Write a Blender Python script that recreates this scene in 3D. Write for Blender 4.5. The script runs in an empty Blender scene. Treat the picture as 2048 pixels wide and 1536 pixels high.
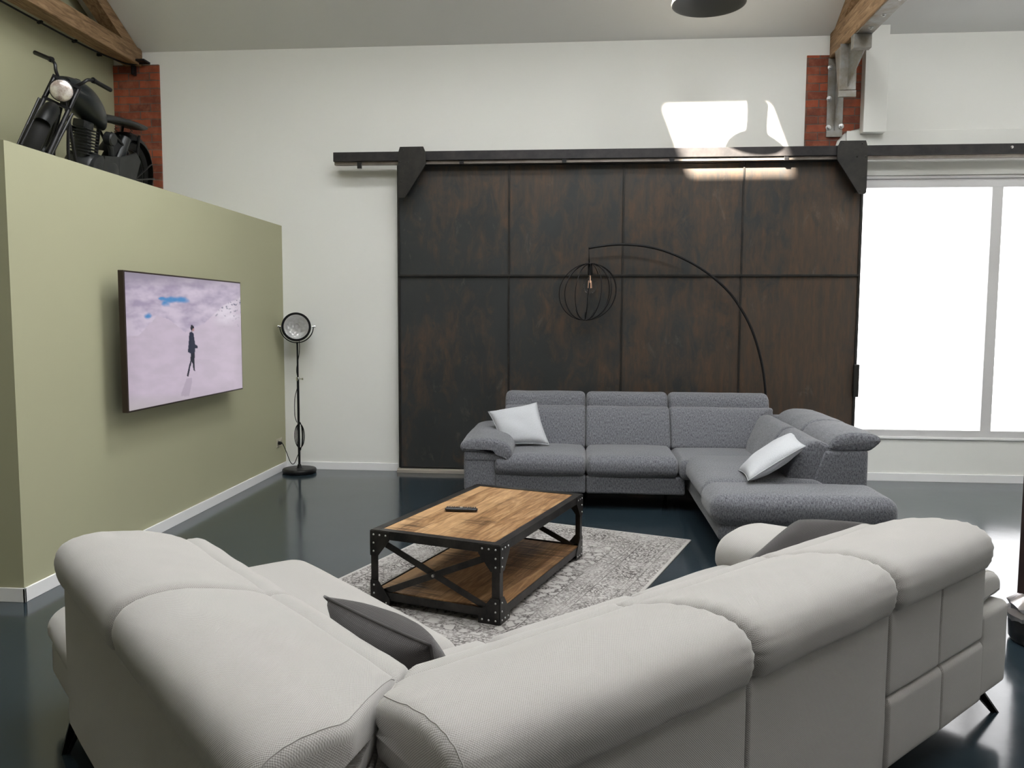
import bpy, bmesh, math, random
from mathutils import Vector, Matrix, noise
random.seed(7)
SC = bpy.context.scene
COL = SC.collection
PI = math.pi

# ------------------------------------------------------------------ camera, world, sun, exposure
F_PX, PITCH, ROLL, YAW = 1607.7, .0819, .0043, -.0842
def _cam():
    f = Vector((math.sin(YAW)*math.cos(PITCH), math.cos(YAW)*math.cos(PITCH), -math.sin(PITCH)))
    rt = Vector((math.cos(YAW), -math.sin(YAW), 0)); up = rt.cross(f)
    r2 = math.cos(ROLL)*rt + math.sin(ROLL)*up
    u2 = -math.sin(ROLL)*rt + math.cos(ROLL)*up
    cd = bpy.data.cameras.new('camera'); cd.sensor_width = 36; cd.lens = F_PX/2048*36
    cd.clip_start = .05; cd.clip_end = 100
    co = bpy.data.objects.new('camera', cd); COL.objects.link(co)
    m = Matrix((r2, u2, -f)).transposed().to_4x4(); m.translation = (0, 0, 1.65)
    co.matrix_world = m
    SC.camera = co
_cam()
SC.view_settings.view_transform = 'Standard'; SC.view_settings.look = 'None'
SC.view_settings.gamma = 1; SC.view_settings.use_curve_mapping = False
SC.view_settings.exposure = 0.08

w = bpy.data.worlds.new('daylight_sky'); SC.world = w; w.use_nodes = True
bg = w.node_tree.nodes['Background']
bg.inputs[0].default_value = (.95, .97, 1, 1); bg.inputs[1].default_value = 20.0

SUN = Vector((.446, 1, -.515)).normalized()
sd = bpy.data.lights.new('sun', 'SUN'); sd.energy = 85; sd.angle = math.radians(.9); sd.color = (1, .90, .76)
so = bpy.data.objects.new('sun', sd); COL.objects.link(so)
so.rotation_euler = SUN.to_track_quat('-Z', 'Y').to_euler(); so.location = (-4, -6, 12)

ROOF_GLOW_E = 23.0      # glow of the unseen roof panes added to light the room
WINDOW_E = 4.0         # daylight through the frosted panes

# ------------------------------------------------------------------ helpers
def tag(o, label=None, cat=None, group=None, kind=None):
    if label: o['label'] = label
    if cat: o['category'] = cat
    if group: o['group'] = group
    if kind: o['kind'] = kind
    return o
def thing(name, label, cat, loc=(0, 0, 0), rz=0, group=None):
    o = bpy.data.objects.new(name, None); COL.objects.link(o)
    o.empty_display_size = .1
    o.location = loc; o.rotation_euler = (0, 0, rz)
    return tag(o, label, cat, group)
def obj(name, bm, mat, parent=None, smooth=False, world=True, label=None, angle=None, recalc=True):
    """world=True: geometry is given in world coordinates and moved into the parent's frame"""
    if recalc: bmesh.ops.recalc_face_normals(bm, faces=bm.faces[:])
    me = bpy.data.meshes.new(name); bm.to_mesh(me); bm.free()
    if smooth:
        me.polygons.foreach_set('use_smooth', [True]*len(me.polygons))
        if angle: 
            try: me.set_sharp_from_angle(angle=math.radians(angle))
            except Exception: pass
    mats = mat if isinstance(mat, (list, tuple)) else [mat]
    for m in mats: me.materials.append(m)
    o = bpy.data.objects.new(name, me); COL.objects.link(o)
    if parent is not None:
        o.parent = parent
        if world:
            p = parent; M = Matrix()
            while p is not None:
                M = p.matrix_basis @ M; p = p.parent
            me.transform(M.inverted())
    if label: o['label'] = label
    return o
def struct(name, bm, mat, parent=None, smooth=False, **k):
    o = obj(name, bm, mat, parent, smooth, **k)
    if parent is None: o['kind'] = 'structure'
    return o
def B(): return bmesh.new()
def box(bm, x0, x1, y0, y1, z0, z1, bev=0, M=None, mi=0):
    vs = [bm.verts.new((x, y, z)) for x in (x0, x1) for y in (y0, y1) for z in (z0, z1)]
    fs = [bm.faces.new([vs[i] for i in q]) for q in ((0,1,3,2),(4,6,7,5),(0,4,5,1),(2,3,7,6),(0,2,6,4),(1,5,7,3))]
    for f in fs: f.material_index = mi
    if bev:
        r = bmesh.ops.bevel(bm, geom=list({e for f in fs for e in f.edges}), offset=bev, segments=2, affect='EDGES', profile=.5)
        vs = list({v for f in r['faces'] for v in f.verts} | {v for v in vs if v.is_valid})
    if M is not None:
        for v in vs: v.co = M @ v.co
    return bm
def bar(bm, p0, p1, wx, wy, roll=0, bev=0):
    """rectangular bar from p0 to p1"""
    p0, p1 = Vector(p0), Vector(p1); d = p1-p0; L = d.length
    q = d.to_track_quat('Z', 'Y').to_matrix().to_4x4()
    M = Matrix.Translation(p0) @ q @ Matrix.Rotation(roll, 4, 'Z')
    return box(bm, -wx/2, wx/2, -wy/2, wy/2, 0, L, bev, M)
def tube(bm, pts, r, n=8, closed=False, cap=True):
    pts = [Vector(p) for p in pts]; N = len(pts)
    rr = r if isinstance(r, (list, tuple)) else [r]*N
    rings = []; nrm = None
    for i, p in enumerate(pts):
        if closed: t = pts[(i+1) % N]-pts[i-1]
        else: t = pts[min(i+1, N-1)]-pts[max(i-1, 0)]
        if t.length < 1e-9: t = Vector((0, 0, 1))
        t.normalize()
        if nrm is None:
            a = Vector((0, 0, 1)) if abs(t.z) < .9 else Vector((1, 0, 0))
            nrm = t.cross(a).normalized()
        else:
            nrm = (nrm - t*nrm.dot(t))
            nrm = nrm.normalized() if nrm.length > 1e-6 else t.orthogonal().normalized()
        b = t.cross(nrm)
        rings.append([bm.verts.new(p + (nrm*math.cos(2*PI*k/n) + b*math.sin(2*PI*k/n))*rr[i]) for k in range(n)])
    for i in range(N if closed else N-1):
        a, c = rings[i], rings[(i+1) % N]
        for k in range(n):
            bm.faces.new((a[k], a[(k+1) % n], c[(k+1) % n], c[k]))
    if cap and not closed:
        bm.faces.new(rings[0][::-1]); bm.faces.new(rings[-1])
    return bm
def cyl(bm, p0, p1, r, n=16, r1=None): return tube(bm, [p0, p1], [r, r if r1 is None else r1], n)
def lathe(bm, prof, origin=(0, 0, 0), axis=(0, 0, 1), n=32, capends=True):
    q = Vector(axis).normalized().to_track_quat('Z', 'Y').to_matrix().to_4x4()
    M = Matrix.Translation(origin) @ q; rings = []
    for r, z in prof:
        if r < 1e-6: rings.append([bm.verts.new(M @ Vector((0, 0, z)))])
        else: rings.append([bm.verts.new(M @ Vector((r*math.cos(2*PI*k/n), r*math.sin(2*PI*k/n), z))) for k in range(n)])
    for a, b in zip(rings, rings[1:]):
        if len(a) == 1 and len(b) == 1: continue
        for k in range(n):
            k2 = (k+1) % n
            if len(a) == 1: bm.faces.new((a[0], b[k2], b[k]))
            elif len(b) == 1: bm.faces.new((a[k], a[k2], b[0]))
            else: bm.faces.new((a[k], a[k2], b[k2], b[k]))
    if capends:
        if len(rings[0]) > 1: bm.faces.new(rings[0][::-1])
        if len(rings[-1]) > 1: bm.faces.new(rings[-1])
    return bm
def prism(bm, pts, off, bev=0):
    """closed polygon of 3D points extruded by vector off"""
    off = Vector(off)
    a = [bm.verts.new(p) for p in pts]; b = [bm.verts.new(Vector(p)+off) for p in pts]; n = len(a)
    fs = [bm.faces.new(a[::-1]), bm.faces.new(b)] + [bm.faces.new((a[i], a[(i+1) % n], b[(i+1) % n], b[i])) for i in range(n)]
    if bev: bmesh.ops.bevel(bm, geom=list({e for f in fs for e in f.edges}), offset=bev, segments=2, affect='EDGES')
    return bm
def sphere(bm, c, r, n=16, sc=(1, 1, 1)):
    prof = [(r*math.sin(PI*i/n), -r*math.cos(PI*i/n)) for i in range(n+1)]
    m0 = len(bm.verts)
    lathe(bm, prof, (0, 0, 0), n=n*2, capends=False)
    bm.verts.ensure_lookup_table()
    for v in bm.verts[m0:]: v.co = Vector((v.co.x*sc[0]+c[0], v.co.y*sc[1]+c[1], v.co.z*sc[2]+c[2]))
    return bm
def catmull(pts, per=6, closed=False):
    P = [Vector(p) for p in pts]; n = len(P); out = []
    rng = range(n if closed else n-1)
    for i in rng:
        if closed: a, b, c, d = P[i-1], P[i], P[(i+1) % n], P[(i+2) % n]
        else: a, b, c, d = P[max(i-1, 0)], P[i], P[i+1], P[min(i+2, n-1)]
        for k in range(per):
            t = k/per
            out.append(.5*((2*b)+(-a+c)*t+(2*a-5*b+4*c-d)*t*t+(-a+3*b-3*c+d)*t**3))
    if not closed: out.append(P[-1])
    return out
def nz(p, f=3., seed=0.): return noise.noise(Vector(p)*f+Vector((seed, seed*1.7, -seed)))

# ------------------------------------------------------------------ materials
def mat(name, col=(.5, .5, .5), rough=.5, metal=0., spec=.5, **k):
    m = bpy.data.materials.new(name); m.use_nodes = True
    b = m.node_tree.nodes['Principled BSDF']
    b.inputs['Base Color'].default_value = (*col, 1); b.inputs['Roughness'].default_value = rough
    b.inputs['Metallic'].default_value = metal; b.inputs['Specular IOR Level'].default_value = spec
    for kk, v in k.items(): b.inputs[kk].default_value = v
    return m
class N:
    def __init__(s, m): s.t = m.node_tree; s.b = s.t.nodes['Principled BSDF']; s.m = m
    def n(s, typ, **k):
        x = s.t.nodes.new(typ)
        for a, v in k.items():
            if a.startswith('_'): x.inputs[a[1:].replace('_', ' ')].default_value = v
            else: setattr(x, a, v)
        return x
    def l(s, a, b): s.t.links.new(a, b)
    def coord(s, which='Object', scale=(1, 1, 1)):
        c = s.n('ShaderNodeTexCoord'); mp = s.n('ShaderNodeMapping'); mp.inputs['Scale'].default_value = scale
        s.l(c.outputs[which], mp.inputs[0]); return mp.outputs[0]
    def noise(s, vec, scale, detail=4, rough=.55, dist=0):
        x = s.n('ShaderNodeTexNoise'); x.inputs['Scale'].default_value = scale
        x.inputs['Detail'].default_value = detail; x.inputs['Roughness'].default_value = rough
        x.inputs['Distortion'].default_value = dist
        s.l(vec, x.inputs['Vector']); return x.outputs[0]
    def ramp(s, fac, stops):
        r = s.n('ShaderNodeValToRGB'); e = r.color_ramp.elements
        while len(e) < len(stops): e.new(.5)
        for i, (p, c) in enumerate(stops):
            e[i].position = p; e[i].color = (*c, 1) if len(c) == 3 else c
        s.l(fac, r.inputs[0]); return r.outputs[0]
    def math(s, op, a, b=None, c=None, clamp=False):
        x = s.n('ShaderNodeMath', operation=op); x.use_clamp = clamp
        for i, v in enumerate((a, b, c)):
            if v is None: continue
            if isinstance(v, (int, float)): x.inputs[i].default_value = v
            else: s.l(v, x.inputs[i])
        return x.outputs[0]
    def mix(s, fac, a, b, mode='MIX'):
        x = s.n('ShaderNodeMix', data_type='RGBA', blend_type=mode)
        for i, v in ((0, fac), (6, a), (7, b)):
            if isinstance(v, (int, float)): x.inputs[i].default_value = v
            elif isinstance(v, tuple): x.inputs[i].default_value = (*v, 1)
            else: s.l(v, x.inputs[i])
        return x.outputs[2]
    def bump(s, h, strength=.3, dist=.01):
        x = s.n('ShaderNodeBump'); x.inputs['Strength'].default_value = strength; x.inputs['Distance'].default_value = dist
        s.l(h, x.inputs['Height']); s.l(x.outputs[0], s.b.inputs['Normal']); return x
    def color(s, c): s.l(c, s.b.inputs['Base Color'])

def paint(name, col, bump=.05):
    m = mat(name, col, .75, spec=.25); n = N(m); v = n.coord()
    a = n.noise(v, 1.2, 2); n.color(n.mix(a, tuple(c*.97 for c in col), tuple(min(1, c*1.02) for c in col)))
    n.bump(n.noise(v, 160, 3), bump, .002); return m
M_WHITE = paint('white wall paint', (.77, .77, .735))
M_CEIL = paint('ceiling paint', (.70, .70, .685))
M_DIM = paint('wall darkened to cut bounce', (.24, .215, .18))  # for the unseen front wall, coloured dark to cut bounce light
M_GREEN = paint('sage green wall paint', (.385, .38, .255))
M_TRIM = mat('white trim lacquer', (.82, .82, .82), .35)

def floor_mat():
    m = mat('dark slate blue epoxy floor', (.017, .027, .035), .14, spec=.75); n = N(m); v = n.coord()
    a = n.noise(v, .7, 3); n.color(n.mix(a, (.014, .023, .030), (.021, .033, .042)))
    r = n.noise(v, 2.2, 4); mr = n.n('ShaderNodeMapRange'); mr.inputs[3].default_value = .09; mr.inputs[4].default_value = .20
    n.l(r, mr.inputs[0]); n.l(mr.outputs[0], n.b.inputs['Roughness'])
    n.bump(n.noise(v, 5, 3), .06, .01); return m
M_FLOOR = floor_mat()

def fabric(name, hi, lo, kind='weave', period=.0062, sheen=.25, melange=300):
    m = mat(name, hi, .92, spec=.15); n = N(m)
    n.b.inputs['Sheen Weight'].default_value = sheen; n.b.inputs['Sheen Roughness'].default_value = .5
    uv = n.coord('UV')
    sp = n.n('ShaderNodeSeparateXYZ'); n.l(uv, sp.inputs[0])
    if kind == 'weave':
        k = 2*PI/period
        su = n.math('SINE', n.math('MULTIPLY', sp.outputs[0], k)); sv = n.math('SINE', n.math('MULTIPLY', sp.outputs[1], k))
        h = n.math('MULTIPLY_ADD', n.math('MULTIPLY', su, sv), .5, .5)
        jit = n.noise(uv, 260, 2)
        h2 = n.math('MULTIPLY_ADD', jit, .35, n.math('MULTIPLY', h, .75))
        big = n.noise(uv, 3.0, 3)
        c = n.mix(n.math('MULTIPLY_ADD', h2, .9, .1, clamp=True), lo, hi)
        c = n.mix(n.math('MULTIPLY', big, .25), c, tuple(x*.82 for x in hi))
        n.color(c); n.bump(h2, .55, .0022)
    else:
        mp = n.n('ShaderNodeMapping'); mp.inputs['Scale'].default_value = (1, .30, 1); n.l(uv, mp.inputs[0])
        a = n.noise(mp.outputs[0], melange, 3, .75)
        mp2 = n.n('ShaderNodeMapping'); mp2.inputs['Scale'].default_value = (.45, 1, 1); n.l(uv, mp2.inputs[0])
        b = n.noise(mp2.outputs[0], melange*1.2, 3, .75)
        s = n.math('MULTIPLY_ADD', a, .62, n.math('MULTIPLY', b, .38))
        c = n.ramp(s, [(.38, lo), (.5, tuple((x+y)/2 for x, y in zip(lo, hi))), (.64, hi)])
        n.color(c); n.bump(s, .4, .002)
    return m
M_LIGHT = fabric('off white basket weave upholstery', (.47, .455, .435), (.215, .205, .19))
M_GREY = fabric('grey melange upholstery', (.235, .24, .262), (.042, .044, .054), 'melange', melange=150)
M_CWHITE = fabric('pale linen', (.56, .575, .60), (.41, .425, .45), 'melange', sheen=.2)
M_CDARK = fabric('charcoal boucle', (.070, .064, .064), (.008, .008, .009), 'weave', .0075)
M_CGREEN = fabric('dark green cloth', (.02, .06, .05), (.01, .03, .028), 'melange')

M_BLACK = mat('black powder coated metal', (.008, .008, .009), .38, .2, spec=.35)
M_BLACKG = mat('black satin plastic', (.01, .01, .011), .3)
M_RUBBER = mat('black rubber', (.010, .010, .010), .7, spec=.2)
M_CHROME = mat('chrome', (.75, .75, .75), .12, 1)
M_RIVET = mat('worn steel rivets', (.45, .45, .45), .35, 1)
M_LEGM = mat('black leg steel', (.015, .015, .016), .35, .8)

def steel_door():
    m = mat('dark rusted steel sheet', (.03, .03, .03), .42, .35, spec=.5); n = N(m)
    v = n.coord('Object'); vs = n.coord('Object', (1, 1, .13)); vm = n.coord('Object', (1, 1, .45))
    tc = n.n('ShaderNodeTexCoord'); sx = n.n('ShaderNodeSeparateXYZ'); n.l(tc.outputs['Object'], sx.inputs[0])
    big = n.noise(vm, .9, 5, .62, .5); streak = n.noise(vs, 16, 5, .7, .2); spot = n.noise(vm, 7, 8, .72, .8); fine = n.noise(vs, 70, 3, .6)
    g = n.math('MULTIPLY_ADD', sx.outputs[0], .030, -.012)            # brown patches get denser on the sheets towards the window
    patch = n.ramp(n.math('ADD', n.math('MULTIPLY_ADD', spot, .5, n.math('MULTIPLY', big, .6)), g), [(.47, (0, 0, 0)), (.60, (1, 1, 1))])
    st = n.ramp(n.math('MULTIPLY_ADD', fine, .25, n.math('MULTIPLY', streak, .8)), [(.44, (0, 0, 0)), (.68, (1, 1, 1))])
    base = n.mix(n.noise(v, 1.6, 4), (.024, .027, .029), (.052, .055, .054))
    c = n.mix(n.math('MULTIPLY', n.math('MULTIPLY_ADD', st, .6, .4), n.math('MULTIPLY', patch, .72)), base, (.135, .078, .042))
    pale = n.ramp(n.noise(vm, 4.5, 9, .75, .6), [(.60, (0, 0, 0)), (.72, (1, 1, 1))])
    c = n.mix(n.math('MULTIPLY', pale, .42), c, (.17, .155, .12))
    n.color(c)
    mr = n.n('ShaderNodeMapRange'); mr.inputs[3].default_value = .36; mr.inputs[4].default_value = .62
    n.l(spot, mr.inputs[0]); n.l(mr.outputs[0], n.b.inputs['Roughness'])
    n.bump(n.math('ADD', fine, spot), .12, .003); return m
M_DOOR = steel_door()
def steel_plain(name, a, b, rough=.45, metal=.7):
    m = mat(name, a, rough, metal); n = N(m); v = n.coord()
    n.color(n.mix(n.ramp(n.noise(v, 7, 5, .65), [(.35, (0, 0, 0)), (.7, (1, 1, 1))]), a, b)); n.bump(n.noise(v, 60, 3), .12, .002); return m
M_RAIL = steel_plain('dark mill steel rail', (.035, .034, .036), (.06, .055, .055), .4)
M_PLATE = steel_plain('dark hanger plate steel', (.028, .028, .027), (.05, .046, .042), .45)
M_RAW = steel_plain('raw grey steel bracket', (.30, .30, .29), (.20, .17, .13), .5)
M_IRON = steel_plain('black patinated angle iron', (.009, .0085, .0085), (.045, .040, .036), .36, .4)
M_MOTO = steel_plain('dull black sheet metal', (.012, .013, .014), (.028, .030, .031), .42, .2)
M_TANK = mat('dark grey satin tank', (.012, .015, .017), .28, .1)
M_COLUMN = steel_plain('brown rusted steel column', (.022, .011, .010), (.04, .018, .014), .6, .3)

def wood(name, a, b, c, axis=0, planks=.13, rough=.45, saw=0.):
    m = mat(name, b, rough, spec=.35); n = N(m)
    sc = [6., 6., 6.]; sc[axis] = .7
    v = n.coord('Object', tuple(sc)); v0 = n.coord('Object')
    g = n.noise(v, 4.5, 6, .65, 1.2); k = n.noise(v0, 2.3, 3, .5, .4)
    col = n.ramp(g, [(.33, a), (.49, b), (.66, c)])
    col = n.mix(n.math('MULTIPLY', k, .55), col, tuple(x*.6 for x in b))
    if planks:
        sp = n.n('ShaderNodeSeparateXYZ'); n.l(v0, sp.inputs[0])
        t = n.math('DIVIDE', sp.outputs[1 if axis == 0 else 0], planks)
        fl = n.math('FLOOR', t); wn = n.n('ShaderNodeTexWhiteNoise', noise_dimensions='1D'); n.l(fl, wn.inputs['W'])
        col = n.mix(n.math('MULTIPLY', wn.outputs[0], .5), col, tuple(min(1, x*1.35) for x in c))
        fr = n.math('FRACT', t); e = n.math('LESS_THAN', n.math('ABSOLUTE', n.math('SUBTRACT', fr, .5)), .492)
        col = n.mix(e, tuple(x*.25 for x in a), col)
    if saw:
        s2 = [1.5, 1.5, 1.5]; s2[axis] = 60
        sw = n.noise(n.coord('Object', tuple(s2)), 1.5, 2, .5)
        msk = n.ramp(n.noise(v0, 3.2, 2), [(.5, (0, 0, 0)), (.62, (1, 1, 1))])
        swr = n.ramp(sw, [(.44, (1, 1, 1)), (.54, (0, 0, 0))])
        col = n.mix(n.math('MULTIPLY', n.math('MULTIPLY', swr, msk), saw), col, tuple(x*.45 for x in a))
    n.color(col); n.bump(g, .12, .003); return m
M_MANGO = wood('rough sawn mango wood', (.10, .046, .018), (.27, .142, .060), (.50, .32, .165), 0, .135, .42, .85)
M_BEAM = wood('old brown roof timber', (.11, .062, .030), (.27, .165, .085), (.42, .28, .16), 1, 0, .7)

def brick():
    m = mat('old red brick', (.3, .1, .05), .85, spec=.2); n = N(m)
    tc = n.n('ShaderNodeTexCoord'); sp = n.n('ShaderNodeSeparateXYZ'); n.l(tc.outputs['Object'], sp.inputs[0])
    cb = n.n('ShaderNodeCombineXYZ'); n.l(sp.outputs[0], cb.inputs[0]); n.l(sp.outputs[2], cb.inputs[1])
    wob = n.n('ShaderNodeVectorMath', operation='MULTIPLY_ADD')
    nt = n.n('ShaderNodeTexNoise'); nt.inputs['Scale'].default_value = 9; n.l(cb.outputs[0], nt.inputs[0])
    n.l(nt.outputs['Color'], wob.inputs[0]); wob.inputs[1].default_value = (.018, .018, 0); n.l(cb.outputs[0], wob.inputs[2])
    b = n.n('ShaderNodeTexBrick'); n.l(wob.outputs[0], b.inputs['Vector'])
    b.inputs['Scale'].default_value = 1; b.inputs['Mortar Size'].default_value = .006; b.inputs['Mortar Smooth'].default_value = .3
    b.inputs['Brick Width'].default_value = .235; b.inputs['Row Height'].default_value = .08; b.inputs['Bias'].default_value = -.1
    b.inputs['Color1'].default_value = (.34, .085, .042, 1); b.inputs['Color2'].default_value = (.13, .042, .03, 1)
    b.inputs['Mortar'].default_value = (.13, .10, .085, 1)
    v = n.coord(); k = n.noise(v, 12, 5, .65)
    c = n.mix(n.ramp(k, [(.45, (0, 0, 0)), (.75, (.6, .6, .6))]), b.outputs[0], (.36, .15, .09))
    c = n.mix(n.ramp(n.noise(v, 4, 4), [(.5, (0, 0, 0)), (.8, (.7, .7, .7))]), c, (.06, .035, .03))
    n.color(c)
    h = n.math('SUBTRACT', n.math('MULTIPLY', k, .35), b.outputs[1]); n.bump(h, .8, .008)
    return m
M_BRICK = brick()

def emis(name, col, e):
    m = bpy.data.materials.new(name); m.use_nodes = True; t = m.node_tree
    for x in list(t.nodes): t.nodes.remove(x)
    o = t.nodes.new('ShaderNodeOutputMaterial'); s = t.nodes.new('ShaderNodeEmission')
    s.inputs[0].default_value = (*col, 1); s.inputs[1].default_value = e
    t.links.new(s.outputs[0], o.inputs[0]); return m
M_FROST = emis('frosted glass full of daylight', (1, .99, 1.0), WINDOW_E)
M_ROOF_GLOW = emis('added roof glow panes', (.99, 1, 1), ROOF_GLOW_E)  # emitter for the roof panes added as fill light

# ------------------------------------------------------------------ room shell
XL, XR, YB, YF = -5.0, 6.2, 8.45, -3.4
WT = 4.45; RY = 2.5; S1 = .53; S2 = .62
ZR = WT + S1*(YB-RY)
def roof_z(y): return WT + S1*(YB-y) if y >= RY else ZR - S2*(RY-y)
bm = B(); box(bm, XL-.3, XR+.3, YF-.3, YB+.3, -.15, 0); struct('floor', bm, M_FLOOR)
# back wall with the window opening
WX0, WX1, WZ0, WZ1 = 2.2, 5.35, .45, 3.06
bm = B()
box(bm, XL-.3, WX0, YB, YB+.25, 0, WT+.2); box(bm, WX1, XR+.3, YB, YB+.25, 0, WT+.2)
box(bm, WX0, WX1, YB, YB+.25, 0, WZ0); box(bm, WX0, WX1, YB, YB+.25, WZ1, WT+.2)
struct('wall_back', bm, M_WHITE)
bm = B(); prism(bm, [(XL-.25, YF, 0), (XL-.25, YB, 0), (XL-.25, YB, WT+.05), (XL-.25, RY, ZR+.05), (XL-.25, YF, roof_z(YF)+.05)], (.25, 0, 0)); struct('wall_left', bm, M_GREEN)
bm = B(); prism(bm, [(XR, YF, 0), (XR, YB, 0), (XR, YB, WT+.05), (XR, RY, ZR+.05), (XR, YF, roof_z(YF)+.05)], (.25, 0, 0)); struct('wall_right', bm, M_WHITE)
bm = B(); box(bm, XL-.3, XR+.3, YF-.25, YF, 0, roof_z(YF)+.1); struct('wall_front', bm, M_DIM)
# thicker lower wall band with its ledge, right of the brick
bm = B(); box(bm, 2.62, XR, YB-.022, YB+.01, WZ1+.02, 3.52, .004); struct('trim_1', bm, M_WHITE)
# roof slopes; the far slope has the opening that the sun shines through
bm = B(); prism(bm, [(XL-.3, YB+.3, roof_z(YB+.3)), (XL-.3, RY, ZR), (XL-.3, RY, ZR+.2), (XL-.3, YB+.3, roof_z(YB+.3)+.2)], (XR-XL+.6, 0, 0)); struct('ceiling', bm, M_CEIL)
def back_to_roof(x, z):
    """where a sunbeam that lands on the back wall at (x, z) came through the far slope"""
    p = Vector((x, YB, z)); d = -SUN
    # p.z + d.z*t = ZR - S2*(RY - (p.y + d.y*t))
    t = (ZR - S2*RY + S2*p.y - p.z)/(d.z - S2*d.y); return p + d*t
hole = [back_to_roof(*q) for q in ((.835, 3.775), (1.855, 3.77), (2.135, 3.02), (1.125, 3.04))]
hx0 = (hole[0].x+hole[3].x)/2; hx1 = (hole[1].x+hole[2].x)/2
hy1 = (hole[2].y+hole[3].y)/2; hy0 = (hole[0].y+hole[1].y)/2
if hy0 > hy1: hy0, hy1 = hy1, hy0
bm = B()
def slab(x0, x1, y0, y1):
    prism(bm, [(x0, y0, roof_z(y0)), (x0, y1, roof_z(y1)), (x0, y1, roof_z(y1)+.03), (x0, y0, roof_z(y0)+.03)], (x1-x0, 0, 0))
slab(XL-.3, hx0, YF-.3, RY-1e-4); slab(hx1, XR+.3, YF-.3, RY-1e-4); slab(hx0, hx1, YF-.3, hy0); slab(hx0, hx1, hy1, RY-1e-4)
struct('ceiling_far_slope', bm, paint('ceiling darkened to cut bounce', (.42, .40, .37)))  # unseen slope, coloured darker to reduce light bounced into the room
# unseen glowing roof panes, added to fill the loft with light
def added_roof_light(n, xc, yc, w_=1.1, l_=1.4, d=.02):
    s = -S1 if yc > RY else S2
    dv = Vector((0, 1, s)).normalized(); c = Vector((xc, yc, roof_z(yc)))
    nv = Vector((1, 0, 0)).cross(dv); nv = nv if nv.z < 0 else -nv
    X = Vector((1, 0, 0))
    fr = B()
    for a, b_ in ((-1, 0), (1, 0), (0, -1), (0, 1)):
        if a: p0 = c + X*a*(w_/2+.03) - dv*(l_/2+.06); p1 = c + X*a*(w_/2+.03) + dv*(l_/2+.06)
        else: p0 = c + dv*b_*(l_/2+.03) - X*(w_/2); p1 = c + dv*b_*(l_/2+.03) + X*(w_/2)
        bar(fr, p0, p1, .06, .06)
    f = struct('window_%d' % n, fr, M_TRIM)
    g = B(); q = [c + X*a*w_/2 + dv*b_*l_/2 + nv*d for a, b_ in ((-1, -1), (1, -1), (1, 1), (-1, 1))]
    prism(g, q, -nv*.01); obj('pane', g, M_ROOF_GLOW, f)
k = 3
for xc, yc in ((-2.4, 5.4), (-.4, 5.4), (1.6, 5.4), (3.8, 5.4), (.6, 1.1), (2.9, 1.1)):
    added_roof_light(k, xc, yc); k += 1

# partition box (carries the motorcycle)
PX, PY, PZ = -3.188, 4.284, 2.62
bm = B(); box(bm, XL, PX, PY, YB, 0, PZ, 0); struct('wall_partition', bm, M_GREEN)
# baseboards
bm = B(); box(bm, PX, PX+.014, PY-.014, YB, 0, .082, .002); struct('baseboard_partition', bm, M_TRIM)
bm = B(); box(bm, XL, PX+.014, PY-.014, PY, 0, .082, .002); struct('baseboard_partition_end', bm, M_TRIM)
bm = B(); box(bm, PX+.014, -1.93, YB-.014, YB, 0, .082, .002); struct('baseboard_left', bm, M_TRIM)
bm = B(); box(bm, 2.72, XR, YB-.014, YB, 0, .082, .002); struct('baseboard_right', bm, M_TRIM)

# big frosted window in the back wall
bm = B()
fy0, fy1 = YB-.01, YB+.09
for x0, x1 in ((WX0, WX0+.1), (WX1-.1, WX1), (4.043, 4.148)): box(bm, x0, x1, fy0 if x0 != 4.043 else fy0+.002, fy1, WZ0+.05, WZ1-.05, .004)
box(bm, WX0, WX1, fy0+.001, fy1, WZ0, WZ0+.082, .004); box(bm, WX0, WX1, fy0+.001, fy1, WZ1-.10, WZ1, .004)
box(bm, WX0-.02, WX1+.02, fy0-.02, fy0+.02, WZ1-.012, WZ1+.012, .003)
M_WFRAME = mat('pale grey window frame', (.62, .61, .61), .4)
wf = struct('window_1', bm, M_WFRAME)
bm = B(); box(bm, WX0+.1, 4.043, YB+.05, YB+.062, WZ0+.08, WZ1-.1); obj('pane', bm, M_FROST, wf)
bm = B(); box(bm, 4.148, WX1-.1, YB+.05, YB+.062, WZ0+.08, WZ1-.1); obj('pane', bm, M_FROST, wf)
bm = B(); box(bm, WX0-.02, WX1+.02, YB-.02, YB+.01, WZ0-.012, WZ0+.012, .003); obj('window_sill', bm, M_TRIM, wf)
# the opening around it is closed to the outside
# roof window the sun comes through: a plain open sash
fr = B(); dv = Vector((0, 1, S2)).normalized()
for xa in (hx0-.06, hx1+.06): bar(fr, (xa, hy0, roof_z(hy0)+.03), (xa, hy1, roof_z(hy1)+.03), .05, .06)
for ya in (hy0-.07, hy1+.07): bar(fr, (hx0-.05, ya, roof_z(ya)+.03), (hx1+.05, ya, roof_z(ya)+.03), .06, .05)
struct('window_2', fr, M_TRIM)

# brick piers let into the back wall
bm = B(); box(bm, -4.998, -4.49, YB-.02, YB+.01, PZ, 4.315, 0); struct('brick_pier_left', bm, M_BRICK)
bm = B()
prism(bm, [(2.216, YB+.01, 3.30), (2.50, YB+.01, 3.30), (2.53, YB+.01, 3.42), (2.60, YB+.01, 3.50), (2.68, YB+.01, 3.53), (2.76, YB+.01, 3.55), (2.76, YB+.01, 4.255), (2.216, YB+.01, 4.26)], (0, -.025, 0))
struct('brick_pier_right', bm, M_BRICK)
# boxed-in white duct beside the right pier
bm = B(); box(bm, 2.745, 2.965, 8.33, YB, 3.485, 4.50, .004); struct('duct_casing', bm, M_WHITE)

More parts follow.
